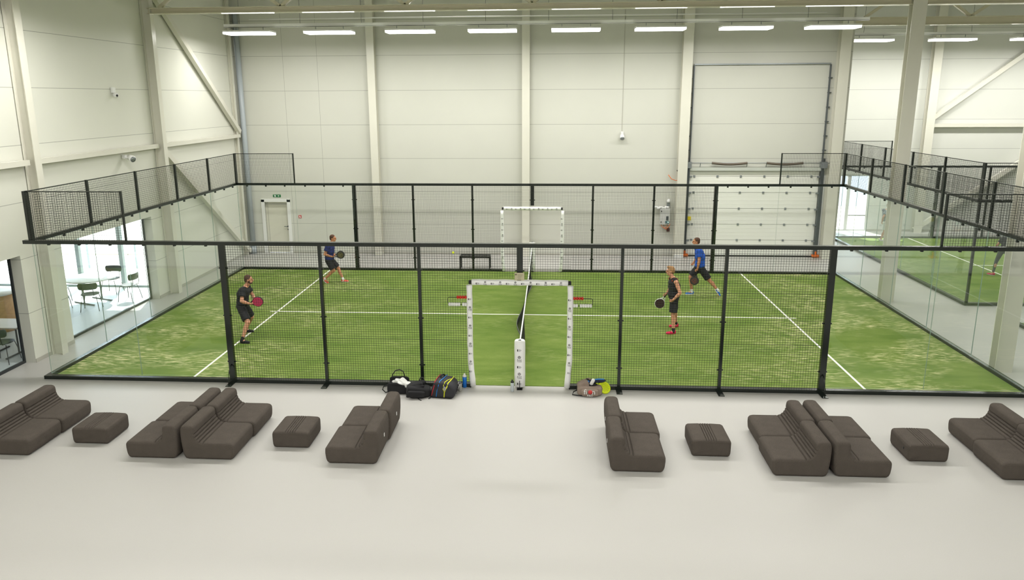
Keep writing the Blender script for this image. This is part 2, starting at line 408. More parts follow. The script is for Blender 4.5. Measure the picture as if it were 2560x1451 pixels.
ORD = ['leftmost', 'second from left', 'third from left', 'fourth from left', 'fifth from left', 'sixth from left', 'seventh from left', 'eighth from left']
for rowi, (y, z, gname) in enumerate(((9.5, 7.80, 'LED panels above the far side of the near court'), (.5, 7.80, 'LED panels above the near side of the near court'), (-10.5, 7.80, 'LED panels above the lounge floor'))):
    for i in range(8):
        L = ('long LED panel over the near court, %s in the visible row' % ORD[i]) if rowi == 0 else ('long LED panel hung out of sight above the %s' % ('near court fence' if rowi == 1 else 'lounge floor'))
        loc = (-9.70 + 2.571*i, y, z)
        if lamp0 is None: lamp0 = make_lamp(L, gname, loc)
        else:
            c = copy_tree(lamp0); c.location = loc; c['label'] = L; c['group'] = gname
            if rowi:
                for q_ in kids(c):
                    if q_.type == 'LIGHT': q_.data = ld_rows[rowi]
ld2 = ld.copy(); ld2.energy = LAMP_W*1.55
for i in range(4):
    c = copy_tree(lamp0); c.location = (11.83+2.97*i, 15.3, 7.80)
    for q_ in kids(c):
        if q_.type == 'LIGHT': q_.data = ld2
    c['label'] = 'long LED panel in the second hall, %s' % ['just left of the big pillar', 'just right of the big pillar', 'at the right picture edge', 'beyond the right picture edge'][i]; c['group'] = 'LED panels in the second hall'
for y in (7.6, .5, -8.2):  # unseen lamp rows, added to light the second court and right hall
    for i in range(4):
        c = copy_tree(lamp0); c.location = (17.2+3.6*i, y, 7.80); c['label'] = 'long LED panel hung out of sight over the right hall'; c['group'] = 'LED panels over the right hall'
def tray(x0, x1, y, z, label):
    r = empty('cable_tray', label, 'cable tray', (x0, y, z))
    MB().box(0, x1-x0, -.05, .05, 0, .01).box(0, x1-x0, -.05, -.043, 0, .10).box(0, x1-x0, .043, .05, 0, .10).build('channel', M_PAD, r)
    x = .5
    while x < x1-x0: MB().tube([(x, 0, .02), (x, 0, 9.85-z)], .006, 5).build('suspension_wire', M_DKGALV, r); x += 1.95
tray(-9.75, 10.1, 9.5, 7.99, 'white cable tray carrying the LED panels over the near court')
tray(11.8, 24, 15.3, 7.99, 'white cable tray carrying the LED panels in the second hall')
tag(MB().tube([(-9.8, 11.6, 8.45), (9.6, 11.6, 8.45)], .018, 6).build('ceiling_conduit', M_WHITE), 'thin white conduit running high along the back wall', 'conduit')

# ------------------------------------------------------------------ court fences
GW = .05
def wires(b, o, du, w, z0, z1, heavy=(), skip=None):
    """welded wire grid, 50 mm cells; o = origin xy, du = unit vector xy, w = width"""
    t = .0021; n = int(round(w / GW))
    nx, ny = -du[1], du[0]
    def wire(s0, za, s1, zb, t_=t):
        p = [o[0]+du[0]*s0, o[1]+du[1]*s0]; q = [o[0]+du[0]*s1, o[1]+du[1]*s1]
        if s0 == s1:
            vs = [(p[0]+dx, p[1]+dy, z) for z in (za, zb) for dx, dy in ((-t_, -t_), (t_, -t_), (t_, t_), (-t_, t_))]
        else:
            vs = [(c[0]+nx*i, c[1]+ny*i, za+j) for c in (p, q) for i, j in ((-t_, -t_), (t_, -t_), (t_, t_), (-t_, t_))]
        b.add(vs, [(0, 1, 5, 4), (1, 2, 6, 5), (2, 3, 7, 6), (3, 0, 4, 7)])
    for i in range(n+1): wire(w*i/n, z0, w*i/n, z1)
    m = int(round((z1-z0)/GW))
    for j in range(m+1):
        z = z0+(z1-z0)*j/m
        wire(0, z, w, z,   .0035 if any(abs(z-h) < .026 for h in heavy) else t)
    return b
def rail_box(p, q, w, z0, z1, y_out=0):
    return MB().bar((p[0], p[1], (z0+z1)/2), (q[0], q[1], (z0+z1)/2), w, z1-z0)
def glass_panes(root, o, du, s0, s1, z0=.10, z1=2.93, wp=2.0):
    nx, ny = -du[1], du[0]; s = s0
    while s < s1-.01:
        a = s+.005; c = s+wp-.005
        b = MB(); pa = (o[0]+du[0]*a, o[1]+du[1]*a); pc = (o[0]+du[0]*c, o[1]+du[1]*c); t = .006
        vs = [(p[0]+nx*i*t, p[1]+ny*i*t, z) for z in (z0, z1) for p, i in ((pa, -1), (pc, -1), (pc, 1), (pa, 1))]
        b.add(vs, [(3, 2, 1, 0), (4, 5, 6, 7), (0, 1, 5, 4), (1, 2, 6, 5), (2, 3, 7, 6), (3, 0, 4, 7)])
        g_ = b.build('glass_pane', M_GLASS, root); g_.data.materials.append(M_EDGE)
        for i_ in (0, 1, 3, 5): g_.data.polygons[i_].material_index = 1
        for k in (.35, 1.0, 1.65):
            cx, cy = o[0]+du[0]*(s+k), o[1]+du[1]*(s+k)
            MB().cbox((cx, cy, 2.91), (.045, .045, .05)).build('glass_clamp', M_GREEN, root)
        s += wp
def long_side(label, x0, x1, y, out, posts, heavy, glass, mesh, wings=(), gate=None, rail_z=3.0):
    """a 20 m side: curb, top rail, posts, mesh bays, glass bays. out = -1 towards the camera, +1 away"""
    r = empty('court_fence', label, 'court fence', ((x0+x1)/2, y, 0)); ox = (x0+x1)/2
    yy = out*.05
    segs = [(x0-.1, x1+.1)] if gate is None else [(x0-.1, gate[0]), (gate[1], x1+.1)]
    for a, c in segs: MB().box(a-ox, c-ox, yy-.055, yy+.055, 0, .075).build('bottom_rail', M_GREEN, r)
    MB().box(x0-.13-ox, x1+.13-ox, yy-.05, yy+.05, rail_z-.075, rail_z).build('top_rail', M_GREEN, r)
    for x in posts:
        w = .12 if x in heavy else .06
        zb = 2.27 if (gate and gate[0] < x < gate[1]) else .0
        MB().box(x-ox-w/2, x-ox+w/2, yy-.04, yy+.04, zb, rail_z-.075).build('post', M_GREEN, r)
        if zb == 0:
            f = MB().box(x-ox-.06, x-ox+.06, *sorted((yy+out*.05, yy+out*.28)), 0, .012)
            f.build('foot_plate', M_GREEN, r)
            if x in heavy:
                MB().tube([(x-ox, yy+out*.24, .012), (x-ox, yy+out*.24, .12), (x-ox, yy+out*.17, .3), (x-ox, yy+out*.045, .40)], .012, 6).build('stay', M_GREEN, r)
        for z in (.45, 1.45, 2.45):
            if z > zb: MB().cbox((x-ox, yy, z), (w+.06, .025, .025)).build('bolt', M_GREEN, r)
    for a, c in mesh:
        if gate and a < gate[1] and c > gate[0]:
            ga, gc = gate
            for p, q_, z0 in ((a, min(c, ga), .08), (max(a, ga), min(c, gc), 2.28), (max(a, gc), c, .08)):
                if q_-p > .05: wires(MB(), (p-ox, 0), (1, 0), q_-p, z0, rail_z-.08, (1.0, 2.0)).build('mesh_panel', M_WIRE, r)
        else:
            wires(MB(), (a-ox, 0), (1, 0), c-a, .08, rail_z-.08, (1.0, 2.0)).build('mesh_panel', M_WIRE, r)
    for a, c in glass: glass_panes(r, (a-ox, 0), (1, 0), 0, c-a)
    for a, c in wings:      # upper mesh returning along the side, 3-4 m
        wires(MB(), (a-ox, 0), (1, 0), c-a, rail_z, 3.98, ()).build('upper_mesh_panel', M_WIRE, r)
        MB().bar((a-ox, 0, 3.985), (c-ox, 0, 3.985), .02, .02).build('upper_frame', M_GREEN, r)
        far = c if abs(c-ox) < abs(a-ox) else a
        MB().box(far-ox-.018, far-ox+.018, -.02, .02, rail_z, 4.0).build('upper_post', M_GREEN, r)
    return r
def end_wall(label, x, y0, y1, out, n=5, corner_lower=False, oy=None):
    r = empty('court_fence', label, 'court fence', (x, (y0+y1)/2, 0)); oy = (y0+y1)/2; xx = out*.05
    MB().box(xx-.055, xx+.055, y0-oy, y1-oy, 0, .075).build('bottom_rail', M_GREEN, r)
    MB().box(xx-.045, xx+.045, y0-oy+.05, y1-oy-.05, 2.925, 3.0).build('top_rail', M_GREEN, r)
    glass_panes(r, (0, y0-oy), (0, 1), 0, y1-y0)
    for i in range(n+1):
        y = y0+(y1-y0)*i/n-oy; c = i in (0, n)
        w = .05
        MB().box(-w/2, w/2, y-(.06 if c else .03), y+(.06 if c else .03), 3.0, 4.0).build('upper_post', M_GREEN, r)
        if i < n: wires(MB(), (0, y), (0, 1), (y1-y0)/n, 3.0, 3.98).build('upper_mesh_panel', M_WIRE, r)
    MB().bar((0, y0-oy, 3.985), (0, y1-oy, 3.985), .02, .02).build('upper_frame', M_GREEN, r)
    if corner_lower:
        for y in (y0, y1): MB().box(-.03, .03, y-oy-.03, y-oy+.03, .07, 3.0).build('corner_post', M_GREEN, r)
    return r
P6 = [-6, -4, -2, 0, 2, 4, 6]
MESH6 = [(-6, -4), (-4, -2), (-2, 0), (0, 2), (2, 4), (4, 6)]
long_side('near long side of the court facing the sofas, dark green mesh and glass', -10, 10, 0, -1, P6, (-6, 0, 6), [(-10, -6), (6, 10)], MESH6, [(-10, -8), (8, 10)], gate=(-1.0, 1.0))
long_side('far long side of the near court before the cream wall, dark green mesh and glass', -10, 10, 10, 1, P6, (-6, 0, 6), [(-10, -6), (6, 10)], MESH6, [(-10, -8), (8, 10)], gate=(-1.0, 1.0))
end_wall('glass end wall of the near court beside the cafe windows', -10, 0, 10, -1)
end_wall('glass end wall of the near court beside the freestanding pillars', 10, 0, 10, 1)
C2X, C2Y = 12.35, 6.57
long_side('near long side of the second court beyond the pillar', C2X, C2X+12, C2Y, -1, [C2X+4, C2X+6, C2X+8, C2X+10, C2X+12], (C2X+4,), [(C2X, C2X+4)], [(C2X+4, C2X+6), (C2X+6, C2X+8), (C2X+8, C2X+10), (C2X+10, C2X+12)], [(C2X, C2X+2)])
long_side('far long side of the second court along the white wall', C2X, C2X+12, C2Y+10, 1, [C2X+4, C2X+6, C2X+8, C2X+10, C2X+12], (C2X+4,), [(C2X, C2X+4)], [(C2X+4, C2X+6), (C2X+6, C2X+8), (C2X+8, C2X+10), (C2X+10, C2X+12)], [(C2X, C2X+2)])
end_wall('glass end wall of the second court along the white aisle', C2X, C2Y, C2Y+10, -1, corner_lower=True)
end_wall('glass end wall corner of a third court at the right picture edge', 12.68, .85, 4.85, -1, n=2, corner_lower=True)
def turf(label, x0, x1, y0, y1, lines):
    t = MB().box(-(x1-x0)/2, (x1-x0)/2, -(y1-y0)/2, (y1-y0)/2, .0, .012).build('artificial_turf', M_TURF, None, ((x0+x1)/2, (y0+y1)/2, .0))
    tag(t, label, 'artificial turf')
    for a in lines:
        MB().box(a[0]-(x0+x1)/2, a[1]-(x0+x1)/2, a[2]-(y0+y1)/2, a[3]-(y0+y1)/2, .012, .014).build('court_line', M_LINE, t)
turf('green artificial turf of the near court, worn pale at both ends', -9.99, 9.99, .01, 9.99,
     [(-6.975, -6.925, .02, 9.98), (6.925, 6.975, .02, 9.98), (-7.15, 7.15, 4.975, 5.025)])
turf('green artificial turf of the second court beyond the aisle', C2X+.01, C2X+12, C2Y+.01, C2Y+9.99,
     [(C2X+3.025, C2X+3.075, C2Y+.02, C2Y+9.98), (C2X+2.85, C2X+12, C2Y+4.975, C2Y+5.025)])
turf('small corner of green turf at the right picture edge', 12.69, 16.0, .86, 4.84, [])

# ------------------------------------------------------------------ padded gate frames and net
def mark_block(bm_ink, bm_grey, put, s=1.0):
    """black cut-off half disc followed by three short grey text lines; put(u,v)->xyz"""
    pts = [(-.020, .0), (-.020, .022), (-.036, .015), (-.036, -.015), (-.020, -.022)]
    k = [put(u*s, v*s) for u, v in pts]; bm_ink.add(k, [(0, 1, 2, 3, 4)])
    for j in (-.013, 0, .013):
        for u0, u1 in ((-.012, .006), (.009, .034 - abs(j))):
            bm_grey.add([put(u*s, v*s) for u, v in ((u0, j-.004), (u1, j-.004), (u1, j+.004), (u0, j+.004))], [(0, 1, 2, 3)])
TXT1 = text_verts('Padel', .034, 0); TXT2 = text_verts('Tools', .034, 0)
def mark_icon(bm_ink, put, s=1.0):
    """six-sided emblem of three leaves over two short words"""
    for k in range(6):
        a0 = math.radians(60*k+8); a1 = math.radians(60*k+52)
        q_ = [(.026*math.cos(a0), .026*math.sin(a0)), (.026*math.cos(a1), .026*math.sin(a1)), (.016*math.cos(a1), .016*math.sin(a1)), (.016*math.cos(a0), .016*math.sin(a0))]
        bm_ink.add([put(u*s, (v+.026)*s) for u, v in q_], [(0, 1, 2, 3)])
    for k in range(3):
        a = math.radians(120*k+90); c, si = math.cos(a), math.sin(a)
        q_ = [(0, -.003), (.014, -.004), (.014, .004), (0, .003)]
        bm_ink.add([put((u*c-v*si)*s, (u*si+v*c+.026)*s) for u, v in q_], [(0, 1, 2, 3)])
    for (vs, fs), dy in ((TXT1, -.02), (TXT2, -.045)):
        bm_ink.add([put(v.x*s, (v.y*1.0+dy)*s) for v in vs], fs)
def pad_frame(label, y, zt, xw, out=-1):
    r = empty('padded_gate_frame', label, 'gate padding', (0, y, 0))
    rad = .058
    for sx in (-1, 1):
        pts = []; rr = []
        for k in range(15):
            z = .04 + (zt-.10-.04)*k/14; t = 1-k/14
            bend = .045*sx*max(0, t-.72)/.28*-1
            wob = .006*math.sin(k*1.7)
            pts.append((sx*xw+bend+wob*.4, 0, z)); rr.append(rad*(1+.05*math.sin(k*2.3)))
        pad = MB().tube(pts, rr, 12).build('side_pad', M_PAD, r)
        ink, gr = MB(), MB()
        for k in range(9 if out < 0 else 12):
            z = zt-.37-.19*k
            if z < .2: break
            cx = sx*(xw-.010)
            def put(u, v, cx=cx, z=z): return (cx - sx*.0 + u*.8, -math.sqrt(max(1e-6, (rad*1.06)**2-min(.05, abs(cx+u*.8-sx*xw))**2))-.003, z+v*.8)
            if k % 2 == 0: mark_block(ink, gr, put, 1.15)
            else: mark_icon(ink, put, 1.1)
        ink.build('printed_mark', M_INK, pad); gr.build('printed_lettering', M_GREYINK, pad)
    top = MB().tube([(-xw+.05+i*(2*xw-.10)/12, 0, zt-.035+.004*math.sin(i*1.9)) for i in range(13)], rad, 14).build('crossbar_pad', M_PAD, r)
    for sx in (-1, 1): MB().tube([(sx*(xw-.05), 0, zt-.035), (sx*(xw+.012), 0, zt-.035)], .042, 10).build('end_cap', M_BLACK, r)
    ink, gr = MB(), MB()
    for k in range(12):
        cx = -xw+.17+k*(2*xw-.30)/11.4
        def put(u, v, cx=cx): 
            v = v-.012; return (cx+u, -math.sqrt((rad*1.04)**2-min(.05, abs(v))**2)-.002, zt-.035+v)
        if k % 2 == 0: mark_block(ink, gr, put, 1.0)
        else: mark_icon(ink, lambda u, v, p=put: p(u, v+.006), .82)
    ink.build('printed_mark', M_INK, top); gr.build('printed_lettering', M_GREYINK, top)
    for sx in (-1, 1): MB().tube([(sx*(xw-.005), 0, .05), (sx*(xw+.01), 0, 0)], .012, 6).build('frame_foot', M_BLACK, r)
    return r
pad_frame('white printed padding round the near gate opening, facing the sofas', -.11, 2.26, 1.0)
pad_frame('white printed padding round the far gate opening by the bench', 9.97, 2.21, 1.0)
def net_post(label, y, loc_roll):
    r = empty('net_post', label, 'net post', (0, y, 0))
    MB().box(-.03, .03, -.03, .03, 0, 1.0).box(-.055, .055, -.13, .06, 0, .012).build('steel_post', M_BLACK, r)
    pad = MB().lathe([(.085, .04), (.108, .05), (.112, .3), (.108, .6), (.112, .85), (.108, 1.0), (.098, 1.02), (.035, 1.022)], (0, 0, 0), 24).build('padding_roll', M_PAD, r)
    MB().lathe([(.032, 1.022), (.030, 1.027)], (0, 0, 0), 14).build('post_cap', M_DKGALV, r)
    ink, gr = MB(), MB()
    for k in range(5):
        z = .84-.178*k
        def put(u, v, z=z):
            a = (u*1.25-.006)/.112; return (.1145*math.sin(a), -.1145*math.cos(a), z+v*1.25)
        if k % 2 == 0: mark_block(ink, gr, put)
        else: mark_icon(ink, put)
    ink.build('printed_mark', M_INK, pad); gr.build('printed_lettering', M_GREYINK, pad)
    MB().box(-.006, .006, -.128, -.118, .02, .2).build('strap', M_BLACK, r)
    return r
net_post('white padded net post standing in the near gate opening', -.08, 0)
net_post('white padded net post at the far end of the net', 10.06, 0)
# net: band, lattice that bellies out at the foot, hem
rn = empty('padel_net', 'black net with a white top band across the middle of the near court', 'net', (0, 5, 0))
def ztop(y): return .985-.09*math.sin(PI*(y/10))*1.0-.04*(y/10)
def netx(y, t):     # t 0 top .. 1 foot
    bulge = math.exp(-((y-4.6)/1.5)**2)*.24 + .05*math.sin(y*2.1)
    return -bulge*t**1.6 + .03*math.sin(y*1.3)*math.sin(t*PI)
b = MB()
for i in range(40):
    y0, y1 = i*.25, (i+1)*.25
    b.add([(x, y-5, ztop(y)+z) for y in (y0, y1) for x, z in ((-.012, 0), (.012, 0), (.012, -.055), (-.012, -.055))], [(0, 1, 5, 4), (1, 2, 6, 5), (2, 3, 7, 6), (3, 0, 4, 7)])
b.build('top_band', M_WHITE, rn)
b = MB(); NN = 60
def nb(p, q_, t=.0022):
    vs = [(c[0]+i, c[1]+j, c[2]+k) for c in (p, q_) for i, j, k in ((-t, -t, 0), (t, -t, 0), (t, t, 0), (-t, t, 0))] if abs(p[2]-q_[2]) > abs(p[1]-q_[1]) else [(c[0]+i, c[1], c[2]+k) for c in (p, q_) for i, k in ((-t, -t), (t, -t), (t, t), (-t, t))]
    b.add(vs, [(0, 1, 5, 4), (1, 2, 6, 5), (2, 3, 7, 6), (3, 0, 4, 7)])
def npt(y, t): return (netx(y, t), y-5, .02+(ztop(y)-.05-.02)*(1-t))
for j in range(1, 23):
    t = j/23
    for i in range(NN): nb(npt(i*10/NN, t), npt((i+1)*10/NN, t))
for i in range(1, 250):
    y = i*.04
    for k in range(6): nb(npt(y, k/6), npt(y, (k+1)/6))
b.build('netting', M_BLACK, rn)
b = MB()
for i in range(NN):
    p = npt(i*10/NN, 1); q_ = npt((i+1)*10/NN, 1)
    b.add([(c[0]+d, c[1], c[2]+z) for c in (p, q_) for d, z in ((-.006, 0), (.006, 0), (.006, .06), (-.006, .06))], [(0, 1, 5, 4), (1, 2, 6, 5), (2, 3, 7, 6), (3, 0, 4, 7)])
part_label(b.build('hem', mat('grey_hem', rgb(110, 112, 110), .8), rn), 'grey hem')
# notice below the middle post
r = empty('notice_plate', 'small beige printed notice fixed below the middle fence post', 'sign', (0, -.13, 2.27))
MB().box(-.10, .09, -.004, .004, 0, .16).build('plate', mat('beige_plate', rgb(196, 188, 158), .6), r)
b = MB().box(-.092, -.078, -.006, -.004, .108, .14).box(-.072, -.058, -.006, -.004, .110, .138).box(-.05, .03, -.006, -.004, .008, .018)
for j in range(4): b.box(-.045+.01*j % .02, .06-.012*j, -.006, -.004, .116-.024*j, .120-.024*j)
b.build('printed_lettering', mat('olive_ink', rgb(84, 82, 52), .7), r)
# score bead racks
def beads(label, sx):
    r = empty('score_bead_rack', label, 'score counter', (sx*1.25, -.10, 1.76))
    pts = [(-sx*.2, 0, .15), (sx*.12, 0, .15), (sx*.165, 0, .148), (sx*.185, 0, .13), (sx*.19, 0, .10), (sx*.19, 0, .05), (sx*.185, 0, .02), (sx*.165, 0, .002), (sx*.12, 0, 0), (-sx*.2, 0, 0)]
    MB().tube(pts, .006, 6).tube([(-sx*.2, 0, 0), (-sx*.2, 0, .15)], .006, 6).tube([(-sx*.2, 0, .075), (-sx*.2, .1, .075)], .008, 6).build('rod', M_BLACK, r)
    for k in range(6):
        MB().lathe([(.012, -.026), (.026, -.02), (.034, -.008), (.034, .008), (.026, .02), (.012, .026)], (-sx*.17+sx*.052*k, 0, .15), 12, 'X').build('red_bead', M_RED, r) if k < 4 else None
    for k in range(7):
        off = .0 if k < 2 else .035
        MB().lathe([(.014, -.024), (.032, -.02), (.036, -.01), (.036, .01), (.032, .02), (.014, .024)], (-sx*.17+sx*(.048*k+off), 0, 0), 12, 'X').build('white_bead', M_WHITE, r)
beads('rack of red and white score beads left of the near gate', -1)
beads('rack of red and white score beads right of the near gate', 1)
# ball
bb = MB().ell((0, 0, 0), (.034, .034, .034), None, 16, 10); 
tag(bb.build('padel_ball', M_BALL, None, (-2.04, 5.3, 1.66)), 'yellow padel ball in flight above the far left bench', 'ball')

# ------------------------------------------------------------------ bench
r = empty('slatted_bench', 'black slatted metal bench behind the far fence', 'bench', (-1.97, 10.42, 0))
for i in range(19): MB().box(-.5+.0528*i, -.5+.0528*i+.034, -.19, .19, .45, .465).build('slat', M_BLACK, r)
MB().box(-.52, .52, -.2, -.17, .42, .47).box(-.52, .52, .17, .2, .42, .47).box(-.52, -.49, -.2, .2, .42, .47).box(.49, .52, -.2, .2, .42, .47).build('seat_frame', M_BLACK, r)
for x in (-.505, .505):
    for y in (-.185, .185): MB().cbox((x, y, .21), (.04, .035, .42)).build('leg', M_BLACK, r)

# ------------------------------------------------------------------ sofas
def sofa_profile():
    P = [(.10, 0), (.05, .02), (.025, .07), (.012, .16), (0, .30), (-.004, .45), (.004, .53), (.03, .577), (.075, .59), (.17, .592), (.215, .58), (.238, .55), (.245, .50), (.247, .46), (.258, .41), (.285, .36), (.325, .322), (.37, .303), (.44, .298), (.60, .298), (.80, .298), (.855, .285), (.885, .25), (.888, .18), (.878, .08), (.86, .03), (.82, 0)]
    return P
def resample(P, n):
    P = P+[P[0]]; L = [0]
    for a, b_ in zip(P, P[1:]): L.append(L[-1]+math.dist(a, b_))
    out = []; k = 0
    for i in range(n):
        s = L[-1]*i/n
        while L[k+1] < s: k += 1
        t = (s-L[k])/(L[k+1]-L[k]); out.append((P[k][0]+(P[k+1][0]-P[k][0])*t, P[k][1]+(P[k+1][1]-P[k][1])*t))
    return out
def smooth_poly(P, it):
    n = len(P)
    for _ in range(it): P = [((P[i-1][0]+2*P[i][0]+P[(i+1) % n][0])/4, (P[i-1][1]+2*P[i][1]+P[(i+1) % n][1])/4) for i in range(n)]
    return P
def upholstery(P, depth, ribs, rd=.011, flip=False):
    """rounded-end extrusion of profile P (closed, facing +x) along y in [0, depth]; ribs = function(x,z)->list of rib centres"""
    P = smooth_poly(resample(P, 560), 12); n = len(P); N = []
    for i in range(n):
        a = P[i-1]; b_ = P[(i+1) % n]; dx, dz = b_[0]-a[0], b_[1]-a[1]; l = math.hypot(dx, dz) or 1; N.append((dz/l, -dx/l))
    ar = sum(P[i][0]*P[(i+1) % n][1]-P[(i+1) % n][0]*P[i][1] for i in range(n))
    if ar < 0: N = [(-a, -b_) for a, b_ in N]
    sec = [(0, .045), (.006, .022), (.02, .007), (.045, 0), (depth-.045, 0), (depth-.02, .007), (depth-.006, .022), (depth, .045)]
    vs = []
    for y, ins in sec:
        for i in range(n):
            r_ = ribs(P[i]) if ins < .01 else 0
            x = P[i][0]-N[i][0]*(ins+r_*rd); z = P[i][1]-N[i][1]*(ins+r_*rd); vs.append((x, y, max(z, .0)))
    m = len(sec); fs = [(j*n+i, j*n+(i+1) % n, (j+1)*n+(i+1) % n, (j+1)*n+i) for j in range(m-1) for i in range(n)]
    b = MB(); b.add(vs, fs, True); b.add([vs[i] for i in range(n)], [tuple(range(n))]); b.add([vs[(m-1)*n+i] for i in range(n)], [tuple(range(n))[::-1]])
    if flip: b.v = [(-x, y, z) for x, y, z in b.v]
    return b
def sofa_ribs(p):
    x, z = p
    if not (.235 < x < .46 and z > .29 and z < .53): return 0
    # arc-like coordinate down the bend
    s = (.53-z)+(x-.235)*.8
    t = (s % .062)/.062
    k = max(0, 1-abs(t-.5)*2/.46)
    return k if .05 < s < .38 else 0
def otto_ribs(p):
    x, z = p
    if z < .28 or not (.22 < x < .42): return 0
    t = ((x-.22) % .04)/.04
    return max(0, 1-abs(t-.5)*2/.4)
B_SOFA = {f: upholstery(sofa_profile(), .82, sofa_ribs, .03, f) for f in (False, True)}
proto = {}
def sofa_module(x, y, flip, label):
    key = flip
    if key not in proto:
        r = empty('sofa_module', label, 'sofa', (x, y, 0), 0, 'sofa modules in front of the court')
        B_SOFA[flip].build('upholstered_body', M_SOFA, r, fix=True)
        s = -1 if flip else 1
        MB().box(min(s*-.007, s*-.001), max(s*-.007, s*-.001), .40, .43, .30, .36).build('fabric_tag', M_WHITE, r)
        proto[key] = r
        return r
    r = copy_tree(proto[key]); r.location = (x, y, 0); r['label'] = label; return r
# x is the back of the sofa; flip False faces right
SOF = [('at the left picture edge', -8.89, False), ('left of the back-to-back pair by the left ottoman', -5.49, True), ('right of the left back-to-back pair', -5.43, False),
       ('facing left before the black bags', -2.14, True), ('facing right below the beige backpack', 1.545, False), ('facing left in the right back-to-back pair', 4.955, True),
       ('facing right in the right back-to-back pair', 5.005, False), ('facing left at the right picture edge', 8.42, True)]
for i, (nm, x, fl) in enumerate(SOF):
    dx = .03 if not fl else .035
    dy = -.04 if i > 4 else 0
    if i == 0: dx = .02
    sofa_module(x, -3.40+.03*math.sin(i), fl, 'dark brown-grey sofa module %s, nearer the camera' % nm)
    sofa_module(x+dx, -2.57+.03*math.sin(i), fl, 'dark brown-grey sofa module %s, nearer the court' % nm)
OP = [(.05, 0), (.02, .015), (.004, .06), (0, .15), (0, .24), (.012, .275), (.045, .295), (.2, .302), (.32, .305), (.45, .302), (.60, .295), (.635, .275), (.648, .24), (.648, .15), (.645, .06), (.63, .015), (.60, 0)]
ob_ = upholstery(OP, .66, otto_ribs, .026)
o0 = None
for x, y, lb in ((-7.60, -2.93, 'between the two leftmost sofas'), (-4.09, -2.90, 'in front of the sofa by the black bags'), (2.935, -2.85, 'right of the sofa below the beige backpack'), (6.385, -2.85, 'between the right sofas near the right edge')):
    L = 'low dark brown-grey square ottoman %s' % lb
    if o0 is None:
        o0 = empty('ottoman', L, 'ottoman', (x, y, 0), 0, 'ottomans between the sofas'); ob_.build('upholstered_body', M_SOFA, o0, fix=True)
        MB().box(-.006, 0, .15, .17, .15, .19).build('fabric_tag', M_BLACK, o0)
    else:
        c = copy_tree(o0); c.location = (x, y, 0); c['label'] = L

# ------------------------------------------------------------------ doors, windows and fittings of the shell
# personnel door in the back wall
r = empty('door_1', 'cream personnel door in a white frame in the back wall corner', 'door', (-9.77, YB, 0)); r['kind'] = 'structure'
MB().box(-.55, -.43, -.03, .16, 0, 2.06).box(.44, .56, -.03, .16, 0, 2.06).box(-.55, .56, -.03, .16, 1.97, 2.08).build('door_frame', M_WHITE, r)
d = MB().box(-.43, .44, .10, .15, .01, 1.97).build('door_leaf', mat('door_leaf_cream', rgb(214, 212, 198), .4), r)
MB().box(-.36, -.345, .094, .10, .01, 1.97).box(.40, .41, .094, .10, .01, 1.97).build('leaf_groove', M_BASE, d)
MB().tube([(.38, .10, 1.02), (.38, .05, 1.02), (.25, .05, 1.02)], .011, 6).lathe([(.026, .09), (.026, .10)], (.38, 0, 1.02), 10, 'Y').lathe([(.024, .08), (.024, .10)], (.38, 0, .90), 10, 'Y').build('door_handle', M_DKGALV, r)
MB().box(-.43, .44, 0.09, .15, 1.86, 1.90).build('door_closer', M_BASE, r)
# overhead sectional door
r = empty('door_2', 'tall white sectional overhead door between two dark tracks', 'door', (7.92, YB, 0)); r['kind'] = 'structure'
w = 2.30
MB().box(-w-.02, w+.02, .08, .19, 0, 3.14).build('door_backing', M_BASE, r)  # added panel, keeps daylight from leaking through the section joints
for k in range(6):
    z0, z1 = (.04 + .585*k, .04 + .585*(k+1) - .012)
    if k == 5: z1 = 3.30
    sct = MB().box(-w, w, .03, .075, z0, min(z1, 3.30))
    for j in range(1, 4): sct.box(-w, w, .026, .03, z0 + .14*j, z0+.14*j+.008)
    sct.build('door_section', mat('door_section_white', rgb(240, 240, 232), .35), r)
    if k:
        for i in range(6): MB().cbox((-w+.18+i*.83, .018, z0-.01), (.07, .02, .075)).build('hinge', M_GALV, r)
for s_ in (-1, 1):
    MB().box(s_*2.36-.05, s_*2.36+.05, -.10, .02, 0, 3.4).box(s_*2.33-.015, s_*2.33+.015, -.12, -.02, 0, 6.85).box(s_*2.42-.02, s_*2.42+.02, -.06, .0, 0, 3.6).build('track', M_DKGALV, r)
    for z in (.6, 1.2, 1.77, 2.36, 2.95): MB().cbox((s_*2.27, -.03, z), (.12, .05, .06)).build('roller_bracket', M_GALV, r)
    for z in (3.9, 4.4, 4.9, 5.4, 5.9, 6.4): MB().cbox((s_*2.37, -.04, z), (.12, .08, .03)).build('track_bracket', M_DKGALV, r)
    MB().box(s_*2.36-.10, s_*2.36+.12, -.18, .0, .03, .11).box(s_*2.36-.03, s_*2.36+.03, -.14, -.02, .11, .24).build('corner_buffer', M_ORANGE, r)
    MB().cbox((s_*2.38, -.10, 3.38), (.22, .16, .22)).build('shaft_plate', M_GALV, r)
MB().bar((-2.33, -.08, 6.88), (2.33, -.08, 6.88), .045).build('top_crossbar', M_GALV, r)
MB().tube([(-2.7, -.12, 3.45), (2.6, -.12, 3.45)], .014, 8).build('spring_shaft', M_GALV, r)
for x0, x1 in ((-1.55, -.30), (.38, 1.65)):
    n_ = 60; MB().tube([(x0+(x1-x0)*i/n_, -.12, 3.45-.045*math.sin(PI*i/n_)) for i in range(n_+1)], [.042+.005*(i % 2) for i in range(n_+1)], 10).build('torsion_spring', M_SPRING, r)
for x in (-1.95, -.30, .38): MB().bar((x, -.12, 3.47), (x, -.05, 3.28), .02, .02).build('shaft_hanger', M_GALV, r)
